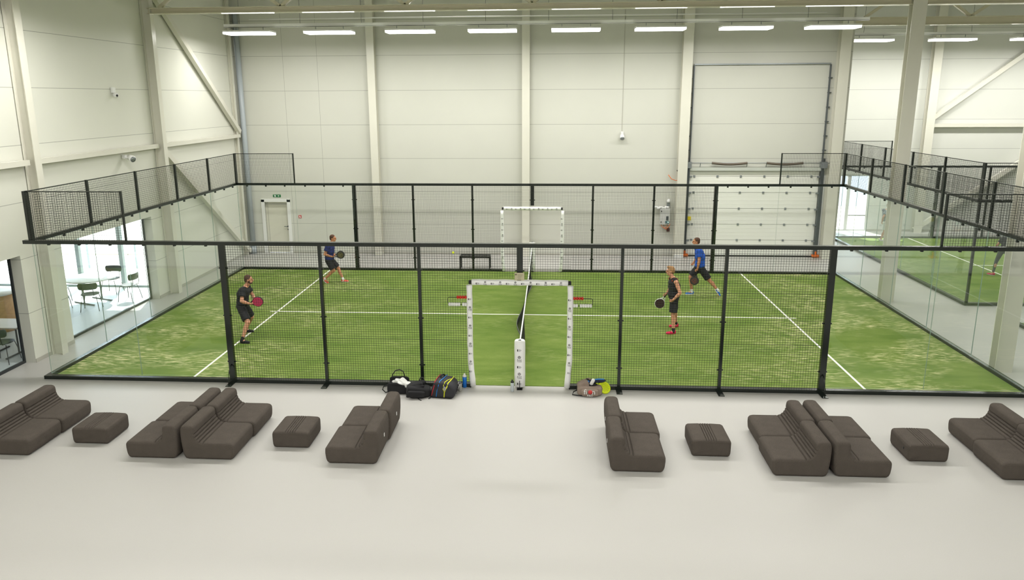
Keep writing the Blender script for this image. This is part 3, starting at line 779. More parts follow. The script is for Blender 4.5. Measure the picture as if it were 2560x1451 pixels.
MB().box(-2.45, 2.45, -.09, -.01, 3.17, 3.29).build('lintel_rail', mat('lintel_rail_grey', rgb(196, 200, 192), .35), r)
MB().box(-2.72, -2.52, -.30, -.10, 3.25, 3.62).box(-2.78, -2.46, -.26, -.1, 3.16, 3.2).build('door_motor', M_BLACK, r)
MB().box(-2.3, 2.3, -.02, .03, 0, .05).build('rubber_seal', M_BLACK, r)
MB().box(-2.29, -2.17, -.014, -.01+.03, 1.35, 1.49).build('warning_label', mat('yellow_label', rgb(232, 212, 40), .5), r)
MB().tube([(-2.45, -.12, 2.1), (-2.45, -.13, .18)], .035, 8).build('safety_strip', mat('rust_orange_strip', rgb(170, 92, 58), .5), r)
MB().tube([(-3.06, -.05, 3.02), (-2.96, -.12, 2.88), (-2.8, -.14, 2.82), (-2.62, -.14, 2.86), (-2.58, -.14, 3.2)], .012, 6).build('motor_cable', M_ORANGE, r)
part_label(MB().box(2.44, 2.50, -.03, -.01, 0, 3.0).build('side_seal', M_WHITE, r), 'white side seal')  # plain white strip imitating daylight through the gap beside the door
# downpipe, speakers, signs, cabinets
tag(MB().lathe([(.095, 0), (.095, 8.9)], (-10.72, YB-.12, 0), 18).lathe([(.11, 0), (.11, .28)], (-10.72, YB-.12, 0), 18).build('downpipe', mat('downpipe_grey', rgb(176, 184, 190), .35)), 'light grey round downpipe standing in the back left corner', 'pipe')
def speaker(label, c, fwd, arm):
    r = empty('wall_speaker', label, 'speaker', c); q_ = Vector(fwd).to_track_quat('Z', 'Y').to_matrix()
    b = MB().lathe([(.05, -.16), (.075, -.15), (.085, -.05), (.09, .03), (.075, .035)], (0, 0, 0), 16); b.v = [tuple(q_ @ Vector(v)) for v in b.v]; b.build('housing', M_WHITE, r)
    b = MB().lathe([(.074, .036), (.03, .042)], (0, 0, 0), 16); b.v = [tuple(q_ @ Vector(v)) for v in b.v]; b.build('grille', M_GALV, r)
    MB().bar((0, 0, 0), arm, .03).cbox(arm, (.09, .09, .09)).build('bracket', M_WHITE, r); return r
speaker('white cylindrical speaker under the strut on the cafe wall', (-10.66, 5.08, 4.22), (.8, -.5, -.25), (-.22, 0, .06))
speaker('white cylindrical speaker hanging on the back wall right of centre', (3.15, 12.58, 4.35), (0, -.8, -.6), (0, .1, .18))
tag(MB().box(3.142, 3.158, YB-.014, YB, 4.55, 8.9).build('speaker_conduit', M_BASE), 'thin vertical cable duct above the back wall speaker', 'conduit')
r = empty('security_camera', 'small white security camera on the cafe wall', 'security camera', (-10.94, 4.99, 5.92))
MB().box(0, .05, -.07, .07, .04, .18).build('mount_box', M_WHITE, r); MB().ell((.08, 0, -.02), (.07, .07, .07)).build('dome', M_WHITE, r); MB().ell((.13, -.03, -.03), (.03, .03, .03)).build('lens', M_BLACK, r)
M_SIGNG = mat('sign_green', rgb(20, 110, 60), .4); M_SIGNR = mat('sign_red', rgb(196, 50, 48), .4)
r = empty('exit_sign', 'small green emergency exit sign with white arrow above the corner door', 'sign', (-9.70, YB-.012, 2.20))
MB().box(-.15, .15, 0, .012, -.05, .05).build('plate', M_SIGNG, r)
MB().box(-.075, -.04, -.003, 0, -.035, .03).prism([(.03, -.008), (.06, -.008), (.06, -.03), (.10, 0), (.06, .03), (.06, .008), (.03, .008)], -.003, 0).lathe([(.013, -.003), (.013, 0)], (-.09, 0, .025), 8, 'Y').bar((-.10, -.002, .005), (-.08, -.002, -.035), .01).bar((-.085, -.002, .012), (-.10, -.002, -.01), .008).build('pictogram', M_WHITE, r)
def fire_sign(label, loc, s):
    r = empty('fire_sign', label, 'sign', loc); MB().box(-.055*s, .055*s, 0, .01, -.055*s, .055*s).build('plate', M_SIGNR, r)
    MB().box(-.04*s, .04*s, -.003, 0, -.04*s, -.025*s).box(-.03*s, .01*s, -.003, 0, -.01*s, .03*s).box(.015*s, .035*s, -.003, 0, -.015*s, .005*s).build('pictogram', M_WHITE, r)
fire_sign('small red and white alarm sign right of the corner door', (-8.86, YB-.012, 1.41), 1)
fire_sign('small red fire sign on the far white wall beside the glazed door', (12.55, 18.19, 1.72), 1.3)
r = empty('control_box', 'light grey door control cabinet on the back wall left of the column', 'control box', (4.77, YB-.09, 1.5))
MB().box(-.16, .19, -.07, .09, -.29, .30).build('cabinet', mat('cabinet_grey', rgb(206, 206, 204), .35), r)
MB().box(.06, .14, -.08, -.07, -.13, .02).build('display', M_DKGALV, r); MB().cbox((.10, -.078, -.20), (.14, .02, .09)).build('button_panel', mat('panel_teal', rgb(90, 118, 122), .4), r)
MB().ell((.13, -.09, -.2), (.018, .018, .018)).build('indicator', mat('green_white_led', rgb(200, 255, 225), .4, emit=1.5), r)
for z in (-.2, .2): MB().cbox((-.12, -.075, z), (.03, .02, .05)).build('latch', M_BLACK, r)
MB().tube([(-.02, -.03, -.29), (0, -.05, -.42), (.07, -.05, -.47), (.16, -.04, -.38), (.22, -.02, -.27)], .012, 6).tube([(-.12, -.03, -.29), (-.05, -.05, -.40), (.05, -.05, -.43), (.12, -.04, -.29)], .009, 6).build('cable', M_ORANGE, r)
r = empty('bundled_plastic_sheet', 'crumpled white plastic sheet lying on the control cabinet', 'plastic sheet', (4.70, YB-.10, 1.80))
b = MB()
for i in range(9): b.ell((-.26+.055*i, .0+.02*math.sin(i*2), .03+.02*math.cos(i*1.7)), (.06, .06, .035+.01*math.sin(i)))
b.build('sheet', M_WHITE, r)
r = empty('warning_beacon', 'white dome lamp on a bracket above the control cabinet', 'warning lamp', (4.90, YB-.10, 2.02))
MB().lathe([(.06, 0), (.065, .05), (.05, .10), (.02, .125)], (0, 0, 0), 14).build('dome', M_WHITE, r); MB().box(-.05, .05, -.03, .1, -.14, 0).build('bracket', M_GALV, r)
r = empty('socket_box', 'dark red industrial socket under the control cabinet', 'socket', (4.93, YB-.06, 1.0)); MB().cbox((0, 0, 0), (.10, .1, .12)).build('body', mat('dark_red', rgb(80, 42, 40), .5), r); MB().cbox((0, -.06, .02), (.07, .03, .07)).build('cover', mat('dark_red', rgb(80, 42, 40), .5), r)

# cafe openings
def opening(name, y0, y1, label):
    r = empty(name, label, 'window', (-11.21, (y0+y1)/2, 0)); r['kind'] = 'structure'; c = (y0+y1)/2
    MB().box(-.025, .025, y0-c, y1-c, 0, .06).box(-.025, .025, y0-c, y1-c, zt-.04, zt).box(-.025, .025, y0-c, y0-c+.04, .06, zt-.04).box(-.025, .025, y1-c-.04, y1-c, .06, zt-.04).build('frame', M_FRAMED, r)
    n_ = max(1, round((y1-y0)/1.33))
    for i in range(n_):
        a = y0-c+.04+(y1-y0-.08)*i/n_; d = y0-c+.04+(y1-y0-.08)*(i+1)/n_
        MB().box(-.005, .005, a+.004, d-.004, .06, zt-.04).build('glass_pane', M_WGLASS, r)
opening('window_1', .83-3.9, .83, 'black-framed glazed opening to the cafe at the left picture edge')
opening('window_2', 2.19, 6.18, 'black-framed glazed opening to the cafe behind the court glass')
struct(MB().box(-11.25, -10.95, -9.0, .83-3.9, 0, zt).build('wall_infill', M_WALLL))
CX0, CY0, CY1 = -17.5, -6.0, 7.5
struct(MB().box(CX0, -11.25, CY0, CY1+.1, -.2, -.001).build('floor_cafe', M_CAFEF), 'pale grey cafe floor', 'floor')
struct(MB().box(CX0, -11.25, CY0, CY1+.2, 2.75, 2.9).build('ceiling_cafe', M_PLASTER))
struct(MB().box(CX0-.2, CX0, CY0, CY1+.2, 0, 2.75).build('wall_cafe_west', M_PLASTER)); struct(MB().box(CX0, -11.25, CY0-.2, CY0, 0, 2.75).build('wall_cafe_south', M_PLASTER))
r = empty('window_3', 'floor-to-ceiling cafe glazing with grey mullions opening on a sunlit terrace', 'window', (-11.25, CY1, 0)); r['kind'] = 'structure'
MB().box(CX0+11.25, 0, -.03, .03, 0, .06).box(CX0+11.25, 0, -.03, .03, 2.65, 2.75).build('frame', M_FRAMEL, r)
for x in (-1.55, -2.95, -4.4, -5.8): MB().box(x-.06, x+.06, -.06, .06, .06, 2.65).build('mullion', M_FRAMEL, r)
xs_ = [0, -1.55, -2.95, -4.4, -5.8]
for a, c in zip(xs_, xs_[1:]): MB().box(c+.06, a-.06 if a else a, -.005, .005, .06, 2.65).build('glass_pane', M_WGLASS, r)
# far glazed door
r = empty('window_4', 'glazed door and side light in the far white wall looking out to a car park', 'window', (13.58, 18.3, 0)); r['kind'] = 'structure'
MB().box(-.78, .78, -.04, .04, 0, .07).box(-.78, .78, -.04, .04, 2.40, 2.46).box(-.78, -.72, -.04, .04, .07, 2.4).box(.72, .78, -.04, .04, .07, 2.4).build('frame', M_WHITE, r)
MB().box(-.16, -.02, -.05, .05, .07, 2.4).build('mullion', M_WHITE, r); MB().box(0, .72, -.02, .02, .66, .70).build('push_bar', M_DKGALV, r)
MB().box(-.72, -.16, -.005, .005, .07, 2.4).build('glass_pane', M_WGLASS, r); MB().box(-.02, .72, -.005, .005, .07, 2.4).build('glass_pane', M_WGLASS, r)

# outside
struct(MB().box(-60, -11.3, 7.7, 80, -.3, -.05).build('ground_terrace', mat('pale_paving', rgb(226, 222, 212), .8, var=.06, vscale=1.5)), 'sunlit pale terrace paving outside the cafe', 'paving')
struct(MB().box(-11.3, 80, 18.42, 26, -.3, -.05).build('ground_path', mat('pale_gravel', rgb(214, 206, 186), .9, var=.1, vscale=2)), 'pale gravel strip outside the far door', 'ground')
struct(MB().box(-11.3, 80, 26, 60, -.3, -.05).build('ground_asphalt', mat('asphalt', rgb(120, 128, 136), .9, var=.05)), 'grey car park asphalt', 'ground')
r = empty('terrace_railing', 'low beige terrace railing outside the cafe glazing', 'railing', (-15.2, 10.2, -.05))
MB().bar((-4, 0, .95), (3, 0, .95), .06).bar((-4, 0, .5), (3, 0, .5), .03).build('rail', mat('beige_wood', rgb(206, 184, 152), .6), r)
for x in (-4, -2.25, -.5, 1.25, 3): MB().box(x-.03, x+.03, -.03, .03, 0, .95).build('railing_post', M_FRAMEL, r)
M_LEAF = mat('hedge_leaf', rgb(98, 132, 74), .8, bump=1, bscale=12, var=.3, vscale=5)
r = empty('hedge', 'soft green hedge beyond the car park', 'hedge', (14, 48, -.05)); b = MB(); random.seed(3)
for i in range(60): b.ell((random.uniform(-16, 16), random.uniform(-1, 1), random.uniform(.6, 3.4)), (random.uniform(1, 1.8),)*3, None, 8, 6)
b.build('foliage', M_LEAF, r)

# ------------------------------------------------------------------ cafe furniture
def cafe_chair(label, x, y, rz, group='dark shell chairs in the cafe'):
    if 'chair' in proto:
        c = copy_tree(proto['chair']); c.location = (x, y, 0); c.rotation_euler = (0, 0, rz); c['label'] = label; return c
    r = empty('cafe_chair', label, 'chair', (x, y, 0), rz, group)
    # seat faces +y, back at -y
    b = MB(); n_ = 20; vs = []; rings = ((0, .0), (.6, -.012), (1, 0), (1, .014), (.6, .004), (0, .014))
    for k, (f, dz) in enumerate(rings):
        for i in range(n_):
            a = 2*PI*i/n_; ca, sa = math.cos(a), math.sin(a); px = .23*f*math.copysign(abs(ca)**.75, ca); py = .21*f*math.copysign(abs(sa)**.75, sa)
            vs.append((px, py, .445+dz+(.012 if f == 1 else 0)))
    b.add(vs, [(k*n_+i, k*n_+(i+1) % n_, (k+1)*n_+(i+1) % n_, (k+1)*n_+i) for k in range(5) for i in range(n_)], True); b.build('seat', M_CHAIR, r)
    b = MB(); vs = []; m_ = 12; prof = [(.63, .20), (.66, .235), (.72, .25), (.78, .245), (.815, .22)]
    for s_ in (0, .014):
        for z, hw in prof:
            for i in range(m_+1):
                u = -1+2*i/m_; vs.append((hw*u, -.24-s_+.06*u*u, z))
    w_ = m_+1; k0 = len(prof)*w_; fs = []
    for j in range(len(prof)-1):
        for i in range(m_):
            a = j*w_+i; fs.append((a, a+1, a+w_+1, a+w_)); fs.append((k0+a, k0+a+w_, k0+a+w_+1, k0+a+1))
    for i in range(m_): fs.append((i, k0+i, k0+i+1, i+1)); t = (len(prof)-1)*w_+i; fs.append((t, t+1, k0+t+1, k0+t))
    for j in range(len(prof)-1): a = j*w_; fs.append((a, a+w_, k0+a+w_, k0+a)); a = j*w_+m_; fs.append((a, k0+a, k0+a+w_, a+w_))
    b.add(vs, fs, True); b.build('backrest', M_CHAIR, r)
    for sx in (-1, 1):
        MB().tube([(sx*.12, -.1, .435), (sx*.14, -.22, .46), (sx*.14, -.25, .58), (sx*.13, -.245, .72)], .009, 6).build('back_support', M_BLACK, r)
        MB().tube([(sx*.17, .16, .435), (sx*.21, .19, .25), (sx*.235, .21, 0)], .010, 6).build('leg', M_BLACK, r)
        MB().tube([(sx*.17, -.15, .435), (sx*.205, -.2, .25), (sx*.235, -.24, 0)], .010, 6).build('leg', M_BLACK, r)
    proto['chair'] = r; return r
def star_table(name, label, x, y, top, legm, round_r=None, size=None, rz=0):
    r = empty(name, label, 'table', (x, y, 0), rz)
    if round_r: MB().lathe([(round_r-.01, .71), (round_r, .72), (round_r, .735), (round_r-.01, .74)], (0, 0, 0), 40).build('tabletop', top, r)
    else: MB().box(-size[0]/2, size[0]/2, -size[1]/2, size[1]/2, .71, .74).build('tabletop', top, r)
    for sx in (-1, 1):
        MB().tube([(sx*.28, 0, .71), (sx*.28, 0, .03)], .02, 8).build('leg', legm, r)
        MB().bar((sx*.28, -.42, .02), (sx*.28, .42, .02), .035, .025).build('foot', legm, r)
    return r
star_table('round_table', 'round white cafe table behind the black-framed opening', -12.75, 5.78, M_WHITE, M_BLACK, round_r=.68, rz=1.2)
cafe_chair('dark shell cafe chair between the opening glass and the round table', -12.28, 4.98, .35)
cafe_chair('dark shell cafe chair right of the round table, seen side-on', -11.78, 6.02, 1.5)
cafe_chair('dark shell cafe chair beyond the round table', -12.75, 6.75, PI+.05)
cafe_chair('dark shell cafe chair half hidden left of the round table', -13.55, 5.55, -1.2)
cafe_chair('dark shell cafe chair under the near left edge of the round table', -13.2, 4.92, -.1)
star_table('cafe_table', 'pale rectangular cafe table at the left picture edge', -12.05, 1.40, M_TABLE, M_BLACK, size=(1.15, .70))
cafe_chair('dark shell cafe chair nearest the glass at the left picture edge', -11.72, .88, .1)
cafe_chair('dark shell cafe chair behind the wooden drum counter', -13.9, 4.3, 2.8)
cafe_chair('dark shell cafe chair at the back of the cafe', -14.6, 5.4, 2.6)
r = empty('drum_counter', 'round light-wood drum counter at the left picture edge', 'counter', (-13.55, 3.15, 0))
MB().lathe([(.42, 0), (.42, .95), (.40, .955)], (0, 0, 0), 32).build('drum', M_WOOD, r); MB().lathe([(.45, .955), (.46, .97), (.45, .99)], (0, 0, 0), 32).build('counter_top', M_WHITE, r)
r = empty('floor_box', 'small grey metal floor socket plate in the cafe', 'floor socket', (-12.1, .45, 0)); MB().box(-.07, .07, -.1, .1, 0, .006).build('plate', M_DKGALV, r)

# ------------------------------------------------------------------ people
def remesh(b, voxel, smooth=3, name='m'):
    me = bpy.data.meshes.new(name); me.from_pydata(b.v, [], b.f); o = bpy.data.objects.new(name, me); COL.objects.link(o)
    md = o.modifiers.new('r', 'REMESH'); md.mode = 'VOXEL'; md.voxel_size = voxel; md.adaptivity = 0
    sm = o.modifiers.new('s', 'SMOOTH'); sm.factor = .5; sm.iterations = smooth
    dg = bpy.context.evaluated_depsgraph_get(); me2 = bpy.data.meshes.new_from_object(o.evaluated_get(dg))
    bpy.data.objects.remove(o); bpy.data.meshes.remove(me)
    me2.polygons.foreach_set('use_smooth', [True]*len(me2.polygons)); return me2
def put_mesh(me, name, m, parent):
    me.name = name; me.materials.clear(); me.materials.append(m); o = bpy.data.objects.new(name, me); COL.objects.link(o); o.parent = parent; return o
def figure(label, J, face, hair_m, skin=M_SKIN, top=('tee', None), bottom=('shorts', None), shoe=None, sole=None, sock=None, k=1.0, beard=None, female=False, trim=None, hairtop=1.0, wd=1.09):
    """J: joint -> absolute xyz. face: horizontal facing of the head; chest normal is derived from the shoulders."""
    base = Vector(((J['ankL'][0]+J['ankR'][0])/2, (J['ankL'][1]+J['ankR'][1])/2, .012))
    r = empty('person', label, 'person', base)
    j = {a: Vector(c)-base for a, c in J.items()}
    V = Vector; up = V((0, 0, 1)); F = V((face[0], face[1], 0)).normalized(); Lh = up.cross(F)
    sp = (j['neck']-j['pelvis']).normalized(); lat = (j['shL']-j['shR']).normalized(); fw = lat.cross(sp).normalized(); lat = sp.cross(fw)
    Rt = Matrix((lat, fw, sp)).transposed()
    hl = (j['hipL']-j['hipR']).normalized()
    b = MB()
    def ell(c, rr, R_=Rt, bb=None): (bb or b).ell(c, (rr[0]*k*(wd if R_ is Rt else 1), rr[1]*k*(wd if R_ is Rt else 1), rr[2]*k), R_, 16, 10)
    def cone(a, c, ra, rc, bb=None, rd=True): (bb or b).cone(a, c, ra*k*wd, rc*k*wd, 12, rd)
    def lerp(a, c, t): return a+(c-a)*t
    chest = j['chest']; pel = j['pelvis']; nk = j['neck']
    fem = 1 if female else 0
    # trunk
    ell(pel+sp*.02, (.150+.015*fem, .105, .10)); ell(lerp(pel, chest, .45), (.130-.012*fem, .095, .15)); ell(chest, (.155-.015*fem, .112, .16)); ell(lerp(chest, nk, .45), (.165-.02*fem, .095, .10))
    cone(lerp(j['shL'], nk, .15), nk+sp*.0, .052, .05); cone(lerp(j['shR'], nk, .15), nk, .052, .05)
    hd = j['head']
    cone(lerp(nk, chest, .15), hd-up*.06*k, .056, .052)
    # head: skull, jaw, nose, ears, brow
    tilt = (F + V((0, 0, J.get('look', (0, 0, 0))[2]))).normalized(); hu = Lh.cross(tilt).normalized()*-1
    if hu.z < 0: hu = -hu
    Rh = Matrix((Lh, tilt, hu)).transposed()
    def H(x, y, z): return hd + Rh @ V((x*k, y*k, z*k))
    ell(H(0, -.012, .025), (.074, .092, .086), Rh); ell(H(0, .022, -.045), (.056, .062, .062), Rh); ell(H(0, .052, -.085), (.030, .026, .022), Rh)
    cone(H(0, .088, .012), H(0, .104, -.022), .009, .014); ell(H(0, .074, .022), (.046, .018, .014), Rh)
    for s_ in (-1, 1): ell(H(s_*.076, -.008, -.008), (.010, .020, .030), Rh)
    ell(H(0, .080, -.052), (.024, .013, .012), Rh)
    # arms and hands
    for s_, X in ((1, 'L'), (-1, 'R')):
        sh, el, ha = j['sh'+X], j['el'+X], j['ha'+X]
        ell(sh, (.058, .056, .058)); cone(sh, el, .049, .038); ell(lerp(sh, el, .4)+fw*.008, (.044, .046, .09), Matrix(((el-sh).normalized().orthogonal().normalized(), (el-sh).normalized().cross((el-sh).normalized().orthogonal().normalized()), (el-sh).normalized())).transposed())
        wr = lerp(el, ha, .86); cone(el, wr, .038, .026); cone(lerp(el, ha, .15), lerp(el, ha, .5), .041, .036)
        d = (ha-el).normalized(); side = d.cross(fw).normalized() if abs(d.dot(fw)) < .9 else d.cross(up).normalized(); pn = d.cross(side).normalized()
        grip = J.get('grip'+X)
        cu = V(grip).normalized() if grip else (F-d*.3).normalized()
        # palm
        pn = (cu - d*cu.dot(d)).normalized(); side = d.cross(pn).normalized()
        Rp = Matrix((side, pn, d)).transposed()
        b.ell(ha+d*.0, (.040*k, .018*k, .046*k), Rp, 12, 8)
        kn = ha+d*.040*k
        for q, (off, ln) in enumerate(((-.028, .062), (-.009, .070), (.010, .066), (.027, .052))):
            p0 = kn+side*off*k; p1 = p0+(d*.7+pn*.7).normalized()*ln*.42*k; p2 = p1+(pn*.9-d*.15).normalized()*ln*.36*k; p3 = p2+(pn*.2-d*.9).normalized()*ln*.30*k
            for a, c in ((p0, p1), (p1, p2), (p2, p3)): b.cone(a, c, .0092*k, .0085*k, 8)
        t0 = ha-d*.012*k+side*-.036*k; t1 = t0+(pn*.7-side*.45+d*.4).normalized()*.034*k; t2 = t1+(pn*.6+d*.6+side*.35).normalized()*.028*k
        b.cone(t0, t1, .013*k, .0105*k, 8); b.cone(t1, t2, .0105*k, .009*k, 8)
    # legs and feet
    for X in 'LR':
        hp, kn, an = j['hip'+X], j['knee'+X], j['ank'+X]; toe = j['toe'+X]
        cone(hp, kn, .082+.006*fem, .054); cone(kn, an, .050, .034); ax = (an-kn).normalized(); back = -(V((fw.x, fw.y, 0)).normalized())
        bk = (back-ax*back.dot(ax)).normalized(); Rc = Matrix((ax.cross(bk), bk, ax)).transposed(); b.ell(lerp(kn, an, .32)+bk*.018*k, (.047*k, .046*k, .105*k), Rc, 12, 8)
        b.ell(kn-bk*.01, (.05*k, .052*k, .06*k), Rc, 12, 8)
        td = (toe-an); td = (td-up*td.z).normalized() if abs(td.z) < .12 else td.normalized()
        cone(an-up*.03*k, an-up*.055*k+td*.10*k, .036, .028)
    body = put_mesh(remesh(b, .0075, 3), 'body', skin, r)
    # eyes, mouth, brows
    for s_ in (-1, 1):
        MB().ell(H(s_*.030, .0865, .004), (.012*k, .006*k, .006*k), Rh, 8, 6).build('eye', M_EYE, body); MB().ell(H(s_*.031, .090, .021), (.017*k, .006*k, .004*k), Rh, 8, 6).build('eyebrow', hair_m, body)
    MB().ell(H(0, .0935, -.052), (.019*k, .006*k, .005*k), Rh, 8, 6).build('mouth', M_LIP, body)
    # hair
    b = MB()
    b.ell(H(0, -.022, .040), (.080*k, .092*k, .084*k*hairtop), Rh, 16, 10); b.ell(H(0, -.062, -.005), (.066*k, .050*k, .066*k), Rh, 14, 8)
    for s_ in (-1, 1): b.ell(H(s_*.066, -.018, .018), (.014*k, .040*k, .045*k), Rh, 10, 8)
    if hairtop > 1.05: b.ell(H(0, .03, .105), (.055*k, .06*k, .03*k), Rh, 12, 8)
    if female: b.cone(H(0, -.10, .03), H(0, -.15, -.13), .035*k, .022*k)
    put_mesh(remesh(b, .009, 1), 'hair', hair_m, r)
    if beard:
        b = MB(); b.ell(H(0, .040, -.078), (.052*k, .048*k, .036*k), Rh, 14, 8)
        for s_ in (-1, 1): b.ell(H(s_*.05, .012, -.045), (.016*k, .032*k, .035*k), Rh, 10, 8)
        put_mesh(remesh(b, .009, 1), 'beard', beard, r)
    # top
    b = MB(); g = .024
    ell(pel+sp*.05, (.155+g, .112+g, .10), bb=b); ell(lerp(pel, chest, .45), (.140+g-.012*fem, .106+g, .17), bb=b); ell(chest, (.158+g-.015*fem, .114+g, .165), bb=b); ell(lerp(chest, nk, .42), (.160+g-.02*fem, .096+g, .10), bb=b)
    b.cone(pel-sp*.03*k, pel+sp*.12*k, .13*k, .12*k, 16, False)
    if top[0] == 'tee':
        for X in 'LR':
            sh, el = j['sh'+X], j['el'+X]; ell(sh, (.060+g, .06+g, .06+g), bb=b); b.cone(sh, lerp(sh, el, .58), (.052+g)*k, (.058+g)*k, 14, False); cone(lerp(sh, nk, .1), lerp(nk, chest, .12), .052+g*.7, .052, bb=b)
    else:
        for X in 'LR': cone(lerp(j['sh'+X], nk, .35), lerp(nk, chest, .14), .045+g, .046+g*.5, bb=b)
    shirt = put_mesh(remesh(b, .011, 3), 'shirt' if top[0] == 'tee' else 'tank_top', top[1], r)
    if trim:
        for X in 'LR':
            tp = lerp(j['sh'+X], nk, .36)
            MB().tube([tp-fw*.07*k+up*.005*k, tp-fw*.045*k+up*.048*k, tp+up*.062*k, tp+fw*.045*k+up*.045*k, tp+fw*.075*k-up*.01*k], .014*k, 8).build('shoulder_panel', trim, shirt)
    # bottoms
    b = MB(); g = .018
    ell(pel-sp*.01, (.150+g+.012*fem, .108+g, .10), bb=b)
    reach = .87 if bottom[0] == 'shorts' else .99
    for X in 'LR':
        hp, kn, an = j['hip'+X], j['knee'+X], j['ank'+X]
        if bottom[0] == 'shorts': b.cone(hp, lerp(hp, kn, reach), (.088+g)*k, (.080+g*1.2)*k, 16, False); ell(hp, (.085+g, .09+g, .09), bb=b)
        else: cone(hp, kn, .092, .060, bb=b); cone(kn, lerp(kn, an, .9), .058, .040, bb=b); ell(lerp(kn, an, .32), (.054, .056, .10), bb=b)
    put_mesh(remesh(b, .011, 2), bottom[0], bottom[1], r)
    # socks, shoes
    for X in 'LR':
        an, toe = j['ank'+X], j['toe'+X]; kn = j['knee'+X]; ax = (kn-an).normalized()
        if sock: MB().cone(an-ax*.03*k, an+ax*.055*k, .043*k, .041*k, 12).build('sock', sock, r)
        td = toe-an; steep = td.z < -.10 and td.xy.length < .12
        fd = V((td.x, td.y, 0)).normalized() if not steep else (td.normalized()*.9+V((td.x, td.y, 0)).normalized()*.3).normalized()
        un = (up-fd*up.dot(fd)).normalized(); sd_ = fd.cross(un); Rs = Matrix((sd_, fd, un)).transposed()
        o_ = an.copy(); 
        if not steep: o_.z = .062*k
        b = MB()
        b.ell(o_+fd*-.02*k-un*.010*k, (.042*k, .052*k, .050*k), Rs, 12, 8); b.ell(o_+fd*.06*k-un*.022*k, (.045*k, .085*k, .034*k), Rs, 12, 8); b.ell(o_+fd*.13*k-un*.028*k, (.046*k, .060*k, .026*k), Rs, 12, 8)
        s0 = put_mesh(remesh(b, .008, 2), 'shoe', shoe, r)
        sp_ = []
        for i in range(20):
            a = 2*PI*i/20; sp_.append((.047*k*math.cos(a)*(1 if math.sin(a) > 0 else .88), (.06+.128*math.sin(a))*k))
        vs = [o_+sd_*p[0]+fd*p[1]-un*h*k for h in (.058, .040) for p in sp_]
        MB().add(vs, [tuple(range(20))[::-1], tuple(range(20, 40))]+[(i, (i+1) % 20, (i+1) % 20+20, i+20) for i in range(20)]).build('sole', sole, s0, fix=True)
    return r
def racket(label, center, handle, normal, facem, rim, dots=None):
    """teardrop padel racket; centre of face, unit vector from face towards grip, face normal"""
    r = empty('padel_racket', label, 'racket', center); hd = Vector(handle).normalized(); nn = Vector(normal); nn = (nn-hd*nn.dot(hd)).normalized(); sx = hd.cross(nn)
    def outline(s_, n_=32):
        o = []
        for i in range(n_):
            a = 2*PI*i/n_; px = .128*s_*math.sin(a); py = -.128*s_*math.cos(a)
            if py > 0: py *= 1.12; px *= 1-.22*(py/.14)**2
            o.append((px, py))
        return o
    def P(x, y, z): return sx*x+hd*y+nn*z
    o1, o0 = outline(1), outline(.93); n_ = len(o1)
    vs = [P(x, y, z) for z in (-.017, .017) for x, y in o0]; MB().add(vs, [tuple(range(n_)), tuple(range(n_, 2*n_))[::-1]]+[(i, i+n_, (i+1) % n_+n_, (i+1) % n_) for i in range(n_)]).build('hitting_face', facem, r, fix=True)
    rg = [[P(x*q_, y*q_, z) for x, y in o1] for q_, z in ((.92, -.020), (1, -.014), (1, .014), (.92, .020))]; vs = [v for g in rg for v in g]
    MB().add(vs, [(k_*n_+i, k_*n_+(i+1) % n_, (k_+1)*n_+(i+1) % n_, (k_+1)*n_+i) for k_ in range(3) for i in range(n_)], True).build('rim', rim, r, fix=True)
    b = MB()
    for sx_ in (-1, 1): b.bar(P(sx_*.055, .115, 0), P(sx_*.014, .20, 0), .022, .03, nn)
    b.build('throat', rim, r); MB().tube([P(0, .19, 0), P(0, .315, 0)], .0165, 10).lathe([(.001, 0), (.001, .001)], tuple(P(0, .3, 0)), 6).build('grip', mat('grip_tape', rgb(30, 28, 28), .7), r)
    b = MB()
    for i in range(-3, 4):
        for jx in range(-3, 4):
            if math.hypot(i, jx) < 3.4:
                for z in (-.0175, .0175):
                    c = (jx*.026, i*.026); q_ = [P(c[0]+.006*math.cos(a*PI/3), c[1]+.006*math.sin(a*PI/3), z*1.03) for a in range(6)]; b.add(q_, [tuple(range(6))])
    b.build('hole_pattern', dots or M_BLACK, r)
    return r
C = lambda n_, *c: mat(n_, rgb(*c), .8, var=.06, vscale=9)
figure('person in black t-shirt and black shorts crouching ready near the left glass', dict(pelvis=(-6.93, 2.75, .87), chest=(-6.885, 2.75, 1.13), neck=(-6.80, 2.75, 1.33), head=(-6.715, 2.75, 1.495),
    shR=(-6.80, 2.57, 1.265), shL=(-6.85, 2.93, 1.265), elR=(-6.80, 2.44, 1.03), haR=(-6.645, 2.55, .94), elL=(-6.74, 2.98, 1.03), haL=(-6.60, 2.74, .95),
    hipR=(-6.93, 2.66, .83), hipL=(-6.93, 2.84, .83), kneeR=(-6.71, 2.47, .50), kneeL=(-6.84, 3.02, .46), ankR=(-6.82, 2.34, .10), ankL=(-7.07, 3.17, .10), toeR=(-6.66, 2.32, .02), toeL=(-6.9, 3.17, .02), gripR=(.3, .9, .1), gripL=(.3, -.9, 0)),
    (1, .15), M_HAIRB, top=('tee', C('black_tee', 26, 27, 32)), bottom=('shorts', C('black_shorts', 22, 22, 28)), shoe=C('dark_shoe', 32, 32, 36), sole=C('dark_sole', 20, 20, 22), sock=C('black_sock', 24, 24, 26), beard=M_HAIRB)
racket('black padel racket with pink and turquoise face held by the crouching player in black', (-6.50, 2.68, .965), (-.93, -.1, -.25), (.85, -.5, .15), mat('racket_pink', rgb(208, 52, 104), .4), M_BLACK)
